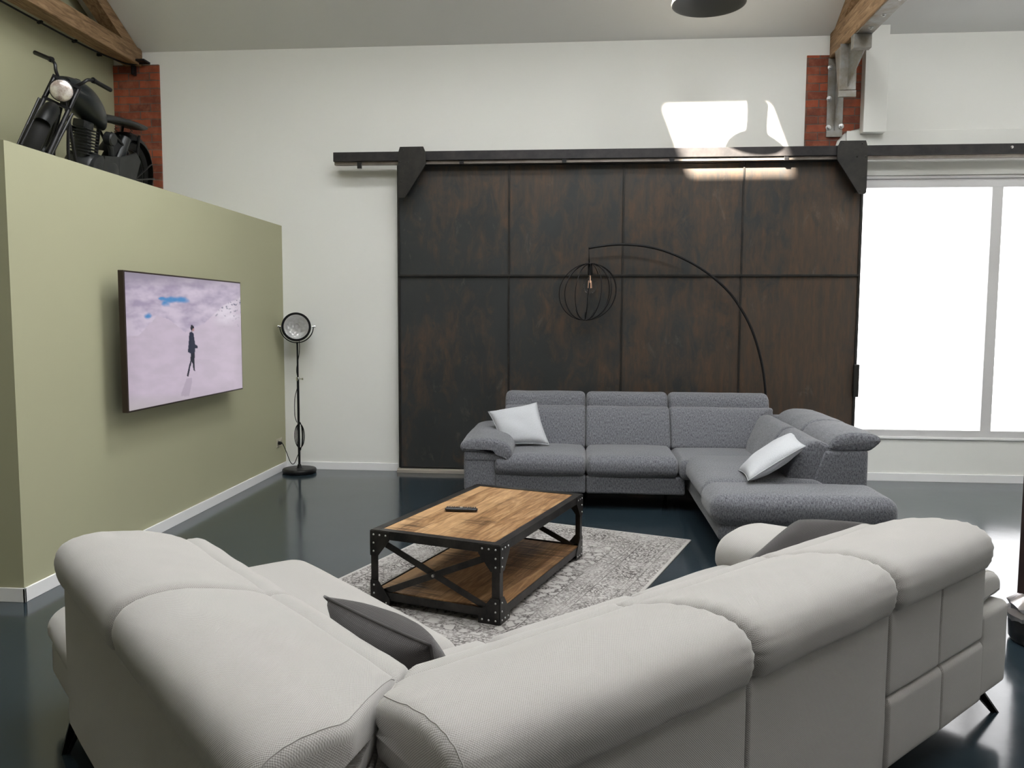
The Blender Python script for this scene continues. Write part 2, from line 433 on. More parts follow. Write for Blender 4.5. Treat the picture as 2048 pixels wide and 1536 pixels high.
# ------------------------------------------------------------------ roof trusses
def truss(name, label, x0, x1, zb, zt, face_side):
    t = thing(name, label, 'roof truss', ((x0+x1)/2, YB, zb))
    t['kind'] = 'structure'
    bm = B(); box(bm, x0, x1, YF+.02, YB-.004, zb, zt, .012); obj('tie_beam', bm, M_BEAM, t)
    th = .13
    bm = B()
    prism(bm, [(x0+.02, YB-.004, roof_z(YB)-.02-th*.2), (x0+.02, YB-.1, zt-.02), (x0+.02, YB-.30, zt-.02), (x0+.02, RY, ZR-.16), (x0+.02, RY, ZR-.02), (x0+.02, YB-.004, roof_z(YB)-.004)], (x1-x0-.04, 0, 0))
    prism(bm, [(x0+.02, RY+.001, ZR-.16), (x0+.02, RY+.001, ZR-.02), (x0+.02, YF+.1, roof_z(YF+.1)-.02), (x0+.02, YF+.1, roof_z(YF+.1)-.16)], (x1-x0-.04, 0, 0))
    obj('rafter', bm, M_BEAM, t)
    bm = B(); box(bm, (x0+x1)/2-.06, (x0+x1)/2+.06, RY-.08, RY+.08, zt, ZR-.03, .01); obj('king_post', bm, M_BEAM, t)
    return t
tl = truss('roof_truss', 'brown timber roof truss above the motorcycle', -4.86, -4.672, 4.30, 4.475, 1)
bm = B()
tube(bm, catmull([(-4.885, YF+.1, 4.29), (-4.89, 3, 4.285), (-4.885, 6.2, 4.288), (-4.87, 7.6, 4.285), (-4.80, 8.1, 4.28), (-4.74, 8.33, 4.29), (-4.62, 8.40, 4.335)], 8), .009, 8)
for y_ in (5.8, 6.5, 7.1, 7.6, 8.0): box(bm, -4.905, -4.86, y_-.012, y_+.012, 4.276, 4.302)
obj('electric_cable', bm, M_RUBBER, tl, smooth=True, angle=40)
bm = B(); box(bm, -4.70, -4.58, 8.30, 8.43, 4.318, 4.338, .003); box(bm, -4.76, -4.735, 8.36, 8.43, 4.2, 4.30, .003)
obj('wall_plate', bm, M_BLACK, tl)
tr = truss('roof_truss', 'brown timber roof truss with steel plate at the window end', 2.43, 2.60, 4.225, 4.47, 1)
bm = B(); box(bm, 2.445, 2.59, YF+.05, 7.78, 4.214, 4.226, .002)
obj('steel_plate', bm, M_RAW, tr, label='grey steel plate screwed under the beam')
for y_ in (7.55, 7.25, 6.9, 6.4, 5.9):
    bm = B(); lathe(bm, [(.022, 0), (.022, -.004), (.012, -.006), (.012, -.016), (0, -.018)], (2.52, y_, 4.214), n=12); obj('bolt', bm, M_RIVET, tr)
# bolted wall bracket
def angle_bracket(name, label, xc, y0, z0, z1, wdt, dep, parent, y_g0):
    bm = B()
    box(bm, xc-wdt/2, xc+wdt/2, y0-.012, y0, z0, z1, .002)
    prism(bm, [(xc-.006, y0, z1), (xc-.006, y_g0, z1), (xc-.006, y0, z0+.02)], (.012, 0, 0))
    o = obj(name, bm, M_RAW, parent, label=label)
    return o
br = angle_bracket('wall_bracket', 'grey steel bracket bolted to the brick', 2.495, YB-.025, 3.46, 4.22, .155, .2, tr, YB-.24)
for z_, x_ in ((4.13, 2.435), (3.83, 2.435), (3.55, 2.435), (3.56, 2.56)):
    bm = B(); lathe(bm, [(.026, 0), (.026, .006), (.014, .008), (.014, .02), (0, .022)], (x_, YB-.037, z_), (0, -1, 0), n=14); obj('bolt', bm, M_RIVET, br)
b2 = B()
box(b2, 2.40, 2.475, 7.99, 8.003, 3.80, 4.222, .002); box(b2, 2.475, 2.553, 7.992, 8.002, 3.80, 4.222, .002)
prism(b2, [(2.474, 7.99, 4.222), (2.60, 7.80, 4.222), (2.474, 7.99, 3.83)], (.012, .004, 0))
box(b2, 2.398, 2.556, 7.985, 8.01, 3.735, 3.795, .003)
prism(b2, [(2.40, 8.003, 3.74), (2.40, 8.16, 4.2), (2.40, 8.003, 4.2)], (.01, 0, 0))
obj('hanging_bracket', b2, M_RAW, tr, label='folded steel bracket hanging below the beam')
b2 = B(); box(b2, 2.425, 2.585, 7.70, 7.78, 4.09, 4.216, .004); obj('steel_block', b2, M_RAW, tr)

# ------------------------------------------------------------------ sliding steel door on its rail
DX0, DX1, DZ0, DZ1, DY = -1.90, 2.77, .055, 3.222, 8.37
door = thing('door_1', 'huge dark rusted steel sliding door behind the grey sofa', 'sliding door', ((DX0+DX1)/2, DY, 0)); door['kind'] = 'structure'
sx = [DX0, -.743, .425, 1.618, DX1]; sz = [DZ0, 2.09, DZ1]
for j in range(2):
    for i in range(4):
        bm = B(); box(bm, sx[i]+.003, sx[i+1]-.003, DY, DY+.03, sz[j]+.003, sz[j+1]-.003, .003)
        obj('door_panel', bm, M_DOOR, door)
for x_ in sx[1:4]:
    bm = B(); box(bm, x_-.009, x_+.009, DY-.014, DY+.004, DZ0, DZ1, .002); obj('upright_strip', bm, M_PLATE, door)
bm = B(); box(bm, DX0, DX1, DY-.024, DY+.003, 2.078, 2.100, .002); obj('cross_strip', bm, M_PLATE, door)
bm = B()
box(bm, DX0-.012, DX0+.012, DY-.016, DY+.034, DZ0, DZ1, .002); box(bm, DX1-.012, DX1+.012, DY-.016, DY+.034, DZ0, DZ1, .002)
box(bm, DX0, DX1, DY-.018, DY+.034, DZ1-.012, DZ1+.010, .002); box(bm, DX0, DX1, DY-.010, DY+.034, DZ0-.008, DZ0+.012, .002)
obj('door_frame', bm, M_PLATE, door)
bm = B(); box(bm, 2.745, 2.80, DY-.05, DY-.01, .87, 1.20, .008); box(bm, 2.762, 2.786, DY-.03, DY+.01, .89, 1.18, .003)
obj('door_handle', bm, M_PLATE, door, label='upright steel edge handle')
def hanger(flip, xo):
    pts = [(0, 3.31), (.022, 3.378), (.262, 3.378), (.288, 3.315), (.288, 3.20), (.072, 2.868), (.012, 2.868), (0, 2.884)]
    P = [(xo + (.288-a if flip else a), 8.205, b) for a, b in pts]
    bm = B(); prism(bm, P, (0, .014, 0), .0015)
    h = obj('hanger_plate', bm, M_PLATE, door, label='bolted steel hanger plate over the rail')
    for a, b in ((.055, 3.35), (.235, 3.355), (.10, 3.225), (.02, 3.225), (.03, 3.03), (.058, 2.90)):
        x_ = xo + (.288-a if flip else a)
        bb = B(); lathe(bb, [(.009, 0), (.009, .004), (.0, .007)], (x_, 8.205, b), (0, -1, 0), n=10); obj('bolt', bb, M_PLATE, h)
    bb = B(); box(bb, min(P[0][0], P[5][0])+.01 if not flip else xo+.225, (xo+.065) if not flip else xo+.28, 8.219, DY-.012, 2.90, 3.17, .002)
    obj('spacer', bb, M_PLATE, h)
hanger(False, -1.868); hanger(True, 2.47)
rail = thing('door_rail', 'long dark steel rail carrying the sliding door', 'rail', (-2.5, 8.28, 3.2))
bm = B(); box(bm, -2.55, 5.6, 8.235, 8.30, 3.245, 3.338, .004); obj('rail_bar', bm, M_RAIL, rail)
bm = B(); box(bm, -2.545, 5.6, 8.262, 8.31, 3.212, 3.246, .002); obj('lower_lip', bm, steel_plain('lower rail lip in lit tone', (.30, .27, .24), (.2, .17, .15), .35), rail, label='lower lip of the rail, coloured pale as if lit')  # light caught on the lip is put into its pale colour
for x_ in (-2.28, -1.22, -.18, .89, 2.0):
    bm = B(); box(bm, x_-.022, x_+.022, 8.245, 8.275, 3.175 if x_ < -2 else 3.205, 3.25, .002)
    obj('stop_block', bm, M_BLACKG, rail)
for x_ in (4.10, 5.2):
    bm = B(); lathe(bm, [(.014, 0), (.014, .006), (0, .01)], (x_, 8.235, 3.302), (0, -1, 0), n=12); obj('bolt', bm, M_CHROME, rail)
M_TRK = mat('beige floor track', (.42, .38, .33), .4, .3)
bm = B(); box(bm, -1.93, 2.74, 8.33, YB, 0, .036, .003); box(bm, -1.93, 2.74, 8.345, 8.36, .03, .046, .002); tag(obj('floor_track', bm, M_TRK), 'pale beige floor track under the sliding door', 'floor track')

# ------------------------------------------------------------------ pendant lamp near the roof
pc = Vector((.997, 6.766, 4.16))
pend = thing('pendant_lamp', 'large bell shaped grey pendant lamp hanging at the top edge', 'pendant lamp', pc)
M_PEND = mat('light grey enamel shade', (.40, .40, .385), .35, .1); M_PIN = mat('grey shade inside', (.19, .185, .175), .5)
bm = B()
outer = [(.293, 0), (.296, .008), (.290, .035), (.270, .08), (.238, .12), (.195, .158), (.150, .188), (.120, .215), (.106, .255), (.102, .34), (.10, .46), (.096, .50), (.05, .53), (.02, .54)]
inner = [(.012, .53), (.045, .52), (.088, .49), (.093, .34), (.098, .255), (.112, .21), (.142, .182), (.187, .152), (.230, .115), (.262, .076), (.283, .03), (.287, .004), (.293, 0)]
lathe(bm, outer, pc, n=64, capends=False); obj('lamp_shade', bm, M_PEND, pend, smooth=True)
bm = B(); lathe(bm, inner, pc, n=64, capends=False); obj('shade_lining', bm, M_PIN, pend, smooth=True)
bm = B(); cyl(bm, pc+Vector((0, 0, .53)), (pc.x, pc.y, roof_z(pc.y)-.002), .006, 8); obj('cord', bm, M_BLACKG, pend)
bm = B(); lathe(bm, [(.02, .2), (.02, .33)], pc, n=16); sphere(bm, pc+Vector((0, 0, .15)), .045, 8); obj('bulb', bm, mat('opal bulb', (.7, .7, .68), .3), pend, smooth=True)

# ------------------------------------------------------------------ television
tv = thing('television', 'flat screen television showing a walker in snow on the green wall', 'television', (PX, 6.02, 1.47))
TX = -3.035; ty0, ty1, tz0, tz1 = 5.145, 7.0, 1.0, 1.958
bm = B(); box(bm, TX-.035, TX+.006, ty0, ty1, tz0, tz1, .004); obj('bezel', bm, mat('dark bronze bezel', (.05, .035, .028), .35, .5), tv)
bm = B(); box(bm, PX+.001, PX+.02, 5.75, 6.35, 1.25, 1.7, .003); box(bm, PX+.02, TX-.034, 5.85, 5.9, 1.2, 1.75, .003); box(bm, PX+.02, TX-.034, 6.2, 6.25, 1.2, 1.75, .003); obj('wall_mount', bm, M_BLACK, tv)
def tv_screen():
    nx, ny = 250, 136
    q = [(160, 126), (860, 196), (870, 856), (182, 993)]      # corners of the picture as photographed, for the drawing's own layout
    def inv_solve(A, b):
        n_ = len(b); M_ = [r[:]+[b[i]] for i, r in enumerate(A)]
        for i in range(n_):
            p = max(range(i, n_), key=lambda r: abs(M_[r][i])); M_[i], M_[p] = M_[p], M_[i]
            for r in range(n_):
                if r != i:
                    f_ = M_[r][i]/M_[i][i]
                    M_[r] = [x-f_*y for x, y in zip(M_[r], M_[i])]
        return [M_[i][n_]/M_[i][i] for i in range(n_)]
    A_, b_ = [], []
    for (a, c), (X, Y) in zip(((0, 0), (1, 0), (1, 1), (0, 1)), q):
        A_.append([a, c, 1, 0, 0, 0, -a*X, -c*X]); b_.append(X); A_.append([0, 0, 0, a, c, 1, -a*Y, -c*Y]); b_.append(Y)
    h = inv_solve(A_, b_)
    def inside(poly, x, y):
        r = False; j = len(poly)-1
        for i in range(len(poly)):
            xi, yi = poly[i]; xj, yj = poly[j]
            if (yi > y) != (yj > y) and x < (xj-xi)*(y-yi)/(yj-yi)+xi: r = not r
            j = i
        return r
    jacket = [(548, 505), (562, 498), (572, 510), (578, 545), (581, 578), (597, 588), (597, 602), (582, 603), (580, 632), (560, 636), (537, 630), (542, 580), (545, 530)]
    legs = [(556, 630), (580, 630), (577, 690), (580, 745), (571, 745), (566, 700), (560, 690), (552, 720), (543, 765), (540, 780), (529, 778), (533, 760), (545, 710), (552, 680)]
    hair = [(556, 458), (566, 456), (575, 468), (577, 480), (570, 492), (560, 496), (555, 480)]
    face = [(570, 480), (577, 480), (576, 492), (568, 500), (562, 496)]
    def S(c): return tuple(((v/255+.055)/1.055)**2.4 for v in c)
    def mixc(a, b, t): t = max(0, min(1, t)); return tuple(x*(1-t)+y*t for x, y in zip(a, b))
    def left_m(x):   # skyline of the snow hill
        if x < 240: return 530-(x-160)*.05
        if x < 355: return 525-(x-240)*1.09
        if x < 420: return 400+(x-355)*.3
        if x < 520: return 419+(x-420)*.83
        return 502
    def right_m(x): return 505-(x-520)*.5 if x < 640 else (445-(x-640)*.95 if x < 760 else 331-(x-760)*.45)
    bm = B(); cl = bm.loops.layers.float_color.new('picture')
    g = [[bm.verts.new((TX+.0075, ty0+.012+(ty1-ty0-.024)*i/nx, tz1-.012-(tz1-tz0-.024)*j/ny)) for i in range(nx+1)] for j in range(ny+1)]
    def colr(a, c):
        w_ = h[6]*a+h[7]*c+1; x = (h[0]*a+h[1]*c+h[2])/w_; y = (h[3]*a+h[4]*c+h[5])/w_
        n1 = nz((x/120, y/60, 0), 1, 3)+.5*nz((x/50, y/28, 2), 1)+.25*nz((x/20, y/12, 4), 1)
        if inside(face, x, y): return S((190, 150, 150))
        if inside(hair, x, y): return S((30, 32, 48))
        if inside(jacket, x, y): return S((36, 42, 66))
        if inside(legs, x, y): return S((26, 30, 48))
        lm, rm = left_m(x), right_m(x)
        sky = mixc(S((178, 165, 190)), S((222, 208, 226)), .5+n1*.9+(y-300)/700)
        if y < 230: sky = mixc(sky, S((165, 158, 170)), (230-y)/130)
        for cx, cy, rx, ry in ((470, 300, 85, 22), (410, 325, 30, 22), (297, 403, 26, 24), (380, 292, 22, 10)):
            d = ((x-cx)/rx)**2+((y-cy)/ry)**2+n1*1.1
            sky = mixc(sky, S((88, 150, 208)), 1.25-d)
        snow = mixc(S((216, 200, 218)), S((206, 192, 208)), .5+n1)
        if y > lm or (x > 515 and y > rm):
            c_ = snow
            if x > 640 and y < 470:
                rk = nz((x/16+y/40, y/14, 9), 1)+.6*nz((x/7, y/7, 1), 1)
                c_ = mixc(snow, S((235, 225, 238)), min(1, (470-y)/60)*(.5+n1))
                th = .22+.5*max(0, (y-330)/140)+.3*max(0, (700-x)/60)
                if rk > th: c_ = mixc(c_, S((96, 100, 128)), (rk-th)*3.2)
            if 495 < x < 560 and 790 < y < 905 and abs(x-(548-(y-790)*.28)) < 18+(y-790)*.08: c_ = mixc(c_, S((178, 164, 182)), .6)
            if y > 880: c_ = mixc(c_, S((205, 196, 200)), (y-880)/110)
        else:
            c_ = sky
        e = min(a, 1-a, c, 1-c)
        return mixc(c_, tuple(v*.7 for v in c_), (.10-e)*4)
    cv = [[colr(i/nx, j/ny) for i in range(nx+1)] for j in range(ny+1)]
    for j in range(ny):
        for i in range(nx):
            f = bm.faces.new((g[j][i], g[j][i+1], g[j+1][i+1], g[j+1][i]))
            for l_, (jj, ii) in zip(f.loops, ((j, i), (j, i+1), (j+1, i+1), (j+1, i))): l_[cl] = (*cv[jj][ii], 1)
    m = mat('lit television picture', (.01, .01, .01), .25); n = N(m)
    at = n.n('ShaderNodeAttribute', attribute_name='picture')
    n.l(at.outputs['Color'], n.b.inputs['Emission Color']); n.b.inputs['Emission Strength'].default_value = .74
    obj('screen', bm, m, tv, recalc=False)
tv_screen()

# ------------------------------------------------------------------ socket and spotlight floor lamp
so_ = thing('power_socket', 'small beige power socket low on the green wall', 'socket', (PX, 8.24, .32))
bm = B(); box(bm, PX, PX+.008, 8.17, 8.325, .272, .362, .003); obj('cover_plate', bm, mat('beige socket plate', (.42, .40, .30), .4), so_)
bm = B(); lathe(bm, [(.03, 0), (.03, .004), (.022, .005), (.021, .001), (0, .001)], (PX+.008, 8.21, .317), (1, 0, 0), n=20); lathe(bm, [(.03, 0), (.03, .004), (.022, .005), (.021, .001), (0, .001)], (PX+.008, 8.285, .317), (1, 0, 0), n=20); obj('socket_ring', bm, mat('beige socket ring', (.36, .34, .26), .4), so_)
LX, LY = -2.962, 8.235
lamp = thing('floor_lamp', 'black studio spotlight floor lamp standing in the corner', 'floor lamp', (LX, LY, 0))
bm = B(); lathe(bm, [(.165, 0), (.176, .01), (.178, .035), (.17, .047), (.15, .05), (.08, .046), (.03, .052), (.022, .07), (.018, .09)], (LX, LY, 0), n=48); obj('base', bm, M_BLACK, lamp, smooth=True, angle=50)
bm = B(); cyl(bm, (LX, LY, .05), (LX, LY, 1.0), .0125, 14); cyl(bm, (LX, LY, .99), (LX, LY, 1.39), .009, 12); obj('pole', bm, M_BLACK, lamp, smooth=True, angle=50)
bm = B(); lathe(bm, [(.017, 0), (.019, .005), (.019, .035), (.015, .04)], (LX, LY, .98), n=16); cyl(bm, (LX, LY, 1.0), (LX+.045, LY, 1.0), .004, 8); lathe(bm, [(.011, 0), (.012, .004), (.012, .014), (.0, .016)], (LX+.045, LY, 1.0), (1, 0, 0), n=12); obj('height_knob', bm, M_CHROME, lamp, smooth=True, angle=50)
hc = Vector((LX, LY-.01, 1.552)); hd = Vector((.26, -.96, -.06)).normalized(); hl0 = Vector((-hd.y, hd.x, 0)).normalized()
# yoke
bm = B(); pts = []
for i in range(25):
    a = PI + PI*i/24; pts.append(hc+hl0*(.170*math.cos(a))+Vector((0, 0, .170*math.sin(a))))
tube(bm, pts, .0055, 8); tube(bm, [(LX, LY-.005, 1.36), (LX, hc.y, hc.z-.165)], .008, 10)
yk = obj('yoke', bm, M_BLACK, lamp, smooth=True)
for s in (-1, 1):
    bm = B(); lathe(bm, [(.006, 0), (.006, .02), (.014, .022), (.014, .034), (0, .036)], hc+hl0*(s*.157), hl0*s, n=12); obj('knob', bm, M_CHROME, yk, smooth=True, angle=40)
bm = B(); lathe(bm, [(.02, -.14), (.06, -.13), (.11, -.09), (.138, -.03), (.142, .04), (.150, .045), (.150, .062), (.128, .062), (.128, .05)], hc, hd, n=48, capends=False); obj('lamp_head', bm, M_BLACK, lamp, smooth=True, angle=50)
M_REFL = mat('faceted silver reflector', (.95, .95, .95), .38, .65); nn = N(M_REFL)
vv = nn.coord('Object'); vo = nn.n('ShaderNodeTexVoronoi'); vo.inputs['Scale'].default_value = 26; nn.l(vv, vo.inputs[0]); nn.bump(vo.outputs[0], .9, .02)
bm = B(); prof = [(.127, .05), (.12, .02), (.10, -.02), (.07, -.05), (.035, -.065), (.012, -.068), (0, -.068)]
lathe(bm, prof, hc, hd, n=40, capends=False); obj('reflector', bm, M_REFL, lamp, smooth=True, label='silver reflector bowl')
bm = B(); sphere(bm, hc+hd*-.02, .028, 8); obj('bulb', bm, mat('clear bulb glass', (.9, .9, .9), .05, **{'Transmission Weight': .8}), lamp, smooth=True)
bm = B(); prof = [(.128, .05), (.10, .062), (.06, .07), (0, .074)]
M_LENS = mat('lens glass', (.95, .95, .95), .03, **{'Transmission Weight': 1.0, 'IOR': 1.02}); lathe(bm, prof, hc, hd, n=40, capends=False); obj('lens', bm, M_LENS, lamp, smooth=True, label='clear front lens')
bm = B()
tube(bm, catmull([hc-hd*.13, (LX+.01, LY+.03, 1.42), (LX+.02, LY, 1.28), (LX-.005, LY-.02, 1.1), (LX+.01, LY-.02, .96), (LX-.03, LY-.015, .80), (LX-.035, LY-.015, .62), (LX-.012, LY-.02, .54)], 8), .0035, 6)
for k_ in range(4):
    w_ = .028+.007*k_; ph = .3*k_
    tube(bm, [(LX+.02+w_*math.cos(a+ph)*(.8+.1*k_), LY-.022-.004*k_, .40+.145*math.sin(a+ph)*(1-.04*k_)) for a in [2*PI*i/28 for i in range(28)]], .0035, 6, closed=True)
tube(bm, catmull([(LX+.03, LY-.02, .26), (LX, LY-.03, .2), (LX-.05, LY-.02, .10), (LX-.09, LY-.02, .115), (LX-.14, LY, .22), (LX-.17, LY-.01, .30), (PX+.045, 8.21, .317)], 8), .004, 6)
lathe(bm, [(.017, 0), (.019, .01), (.016, .03), (.006, .045)], (PX+.009, 8.21, .317), (1, 0, 0), n=14)
obj('power_cord', bm, M_RUBBER, lamp, smooth=True)

# ------------------------------------------------------------------ arc floor lamp behind the grey sofa
AY = 8.19
arc = thing('arc_floor_lamp', 'tall black arc floor lamp with round wire cage behind the grey sofa', 'floor lamp', (1.88, AY, 0))
bm = B(); lathe(bm, [(.13, 0), (.135, .008), (.13, .02), (.03, .028), (.02, .05)], (1.88, AY, 0), n=40); obj('base', bm, M_BLACK, arc, smooth=True, angle=50)
bm = B(); tube(bm, catmull([(1.88, AY, .03), (1.875, AY, .5), (1.86, AY, .845), (1.822, AY, 1.145), (1.741, AY, 1.443), (1.627, AY, 1.69), (1.45, AY, 1.936), (1.177, AY, 2.157), (.88, AY, 2.305), (.633, AY, 2.370), (.386, AY, 2.388), (.18, AY, 2.370), (.075, AY, 2.352)], 8), .0125, 10); obj('arc_pole', bm, M_BLACK, arc, smooth=True)
bm = B(); cyl(bm, (.078, AY, 2.36), (.083, AY, 2.19), .006, 8); obj('drop_rod', bm, M_BLACK, arc, smooth=True)
gc = Vector((.092, AY-.0, 1.915)); gr = .292
bm = B()
lathe(bm, [(.055, .275), (.058, .28), (.055, .286), (.01, .287)], gc, n=24)
for k_ in range(7):
    a = PI*k_/7+.25; pts = []
    for i in range(48):
        t = 2*PI*i/48; x_ = gr*math.sin(t); z_ = .285*math.cos(t)
        pts.append(gc+Vector((x_*math.cos(a), x_*math.sin(a)*.9, z_)))
    # the cage hangs a little crooked
    pts = [gc+(p-gc)+Vector((-.045*max(0, (-(p-gc).z+.28)/.56), 0, 0)) for p in pts]
    tube(bm, pts, .0040, 6, closed=True)
tube(bm, [gc+Vector((-.045+.04*math.cos(2*PI*i/20), .04*math.sin(2*PI*i/20), -.282)) for i in range(20)], .003, 6, closed=True)
obj('wire_cage', bm, M_BLACK, arc, smooth=True, angle=60, label='round cage of thin black wire')
bm = B(); lathe(bm, [(.012, .29), (.022, .27), (.024, .17), (.02, .165)], gc, n=20); obj('bulb_holder', bm, M_BLACK, arc, smooth=True, angle=50)
M_GLASS = mat('clear bulb glass thin', (1, 1, 1), .02, **{'Transmission Weight': 1.0, 'IOR': 1.12})
bm = B(); lathe(bm, [(.018, .168), (.02, .15), (.03, .13), (.052, .105), (.066, .07), (.064, .03), (.045, 0), (.02, -.014), (0, -.016)], gc, n=28, capends=False); bl = obj('bulb', bm, M_GLASS, arc, smooth=True, label='large clear round filament bulb')
bm = B(); cyl(bm, gc+Vector((0, 0, .17)), gc+Vector((0, 0, .09)), .006, 8)
for k_ in range(6):
    a = k_*PI/3; cyl(bm, gc+Vector((.012*math.cos(a), .012*math.sin(a), .11)), gc+Vector((.016*math.cos(a), .016*math.sin(a), .04)), .0015, 5)
obj('filament', bm, emis('warm filament', (1, .62, .4), .8), bl)

# ------------------------------------------------------------------ soft furniture builders
def uv_of(bm): return bm.loops.layers.uv.verify()
def axis_samples(h, r, m):
    k = 5; a = [-h+r-r*math.tan(PI/4*(1-i/k)) for i in range(k)]
    b = [-h+r+(2*h-2*r)*i/m for i in range(m+1)]; c = [-x for x in a][::-1]
    return a+b+c
def soft_box(bm, x0, x1, y0, y1, z0, z1, r=(.06, .06, .06), crown=0., m=(8, 8, 3), fn=None, wob=.004, seed=0., bulge=0.):
    """padded block: rounded edges, crowned top, gentle unevenness; UV in metres"""
    uvl = uv_of(bm)
    h = ((x1-x0)/2, (y1-y0)/2, (z1-z0)/2); c = Vector(((x0+x1)/2, (y0+y1)/2, (z0+z1)/2))
    r = [min(r[i], h[i]*.98) for i in range(3)]
    S_ = [axis_samples(h[i], r[i], m[i]) for i in range(3)]; cache = {}
    def vert(i, j, k_):
        key = (i, j, k_)
        if key in cache: return cache[key]
        p = [S_[0][i], S_[1][j], S_[2][k_]]; q = [max(-h[a]+r[a], min(h[a]-r[a], p[a])) for a in range(3)]
        d = Vector([(p[a]-q[a])/r[a] for a in range(3)])
        if d.length > 0: d.normalize()
        v = Vector([q[a]+r[a]*d[a] for a in range(3)])
        fx = 1-(v.x/h[0])**2; fy = 1-(v.y/h[1])**2; fz = 1-(v.z/h[2])**2
        if v.z > 0: v.z += crown*(max(fx, 0)**.7)*(max(fy, 0)**.7)*min(1, v.z/(h[2]*.6))
        if bulge:
            v.x += bulge*(v.x/h[0])*max(fz, 0)*max(fy, 0)**.5; v.y += bulge*(v.y/h[1])*max(fz, 0)*max(fx, 0)**.5
        w_ = c+v
        if wob: w_ += Vector((nz(w_, 5, seed), nz(w_, 5, seed+9), nz(w_, 4, seed+5)))*wob
        if fn: w_ = fn(w_)
        cache[key] = bm.verts.new(w_); return cache[key]
    n = [len(s)-1 for s in S_]
    def quad(ids, ax, flip):
        vs = [vert(*t) for t in ids]
        if flip: vs = vs[::-1]
        f = bm.faces.new(vs); f.smooth = True
        a, b = [(1, 2), (0, 2), (0, 1)][ax]
        for l_ in f.loops: l_[uvl].uv = (l_.vert.co[a], l_.vert.co[b])
    for i in range(n[0]):
        for j in range(n[1]):
            quad([(i, j, n[2]), (i+1, j, n[2]), (i+1, j+1, n[2]), (i, j+1, n[2])], 2, False); quad([(i, j, 0), (i+1, j, 0), (i+1, j+1, 0), (i, j+1, 0)], 2, True)
    for i in range(n[0]):
        for k_ in range(n[2]):
            quad([(i, 0, k_), (i+1, 0, k_), (i+1, 0, k_+1), (i, 0, k_+1)], 1, False); quad([(i, n[1], k_), (i+1, n[1], k_), (i+1, n[1], k_+1), (i, n[1], k_+1)], 1, True)
    for j in range(n[1]):
        for k_ in range(n[2]):
            quad([(0, j, k_), (0, j+1, k_), (0, j+1, k_+1), (0, j, k_+1)], 0, True); quad([(n[0], j, k_), (n[0], j+1, k_), (n[0], j+1, k_+1), (n[0], j, k_+1)], 0, False)
    return bm
def bolster(bm, prof, s0, s1, put, r=.035, per=4, steps=22, wob=.003, seed=0., crease=0., seam=True, sag=0.):
    """soft loft: closed profile [(t, z)] swept from s0(t) to s1(t); put(s, t, z) -> point"""
    uvl = uv_of(bm)
    P = catmull([(a, b, 0) for a, b in prof], per, closed=True); n = len(P)
    cen = sum(P, Vector())/n
    if not callable(s0): c0 = s0; s0 = lambda t, c0=c0: c0
    if not callable(s1): c1 = s1; s1 = lambda t, c1=c1: c1
    # inward normals
    area = sum(P[i].x*P[(i+1) % n].y-P[(i+1) % n].x*P[i].y for i in range(n)); sg = 1 if area > 0 else -1
    nr = []
    for i in range(n):
        t = (P[(i+1) % n]-P[i-1]).normalized(); nr.append(Vector((-t.y, t.x, 0))*sg)
    arc_ = [0.]
    for i in range(n): arc_.append(arc_[-1]+(P[(i+1) % n]-P[i]).length)
    L = abs(s1(cen.x)-s0(cen.x))
    ds = [0, .06*r, .25*r, .55*r, r, r*1.6]
    ss = [d for d in ds]+[r*1.6+(L-3.2*r)*i/steps for i in range(1, steps)]+[L-d for d in ds[::-1]]
    rings = []
    for s in ss:
        d = min(s, L-s); x = min(1, d/r); off = r*(1-math.sqrt(max(0, 1-(1-x)**2)))*.85
        ring = []
        for i in range(n):
            q = P[i]+nr[i]*off
            a, b = s0(q.x), s1(q.x); sw = a+(b-a)*(s/L)
            z_ = q.y
            w_ = wob*nz((sw, q.x*1.5, q.y*1.5), 4.5, seed)+wob*.5*nz((sw, q.x, q.y), 12, seed+3)
            if crease:
                e = math.exp(-d/.07); w_ += crease*e*math.sin(arc_[i]*2*PI/.035+2*nz((q.x*9, q.y*9, s), 1, seed))
            q2 = q-nr[i]*w_
            bul = sag*math.sin(PI*s/L)
            q2 = q2-nr[i]*bul
            ring.append(bm.verts.new(put(sw, q2.x, q2.y)))
        rings.append(ring)
    for k_ in range(len(rings)-1):
        for i in range(n):
            j = (i+1) % n; f = bm.faces.new((rings[k_][i], rings[k_][j], rings[k_+1][j], rings[k_+1][i])); f.smooth = True
            for l_, (u_, v_) in zip(f.loops, ((ss[k_], arc_[i]), (ss[k_], arc_[i+1]), (ss[k_+1], arc_[i+1]), (ss[k_+1], arc_[i]))): l_[uvl].uv = (u_+seed, v_)
    for ring, ev_, s in ((rings[0], s0, 0), (rings[-1], s1, 1)):
        prev = ring
        cc = [None]*n
        for fac in (.75, .4):
            cur = []
            for i in range(n):
                q = cen+(P[i]+nr[i]*r*.85-cen)*fac
                a, b = s0(q.x), s1(q.x); sw = (a-.008*(1-fac) if s == 0 else b+.008*(1-fac)) if b > a else (a if s == 0 else b)
                cur.append(bm.verts.new(put(sw, q.x, q.y)))
            for i in range(n):
                j = (i+1) % n; f = bm.faces.new((prev[i], prev[j], cur[j], cur[i])); f.smooth = True
                for l_ in f.loops: l_[uvl].uv = (l_.vert.co.x+l_.vert.co.y, l_.vert.co.z)
            prev = cur
        f = bm.faces.new(prev); f.smooth = True
        for l_ in f.loops: l_[uvl].uv = (l_.vert.co.x+l_.vert.co.y, l_.vert.co.z)
    if seam:
        for kk in ((3,) if seam == 1 else (len(rings)-4,) if seam == 2 else (3, len(rings)-4)):
            tube(bm, [v.co.copy() for v in rings[kk]], .0016, 5, closed=True)
    return bm
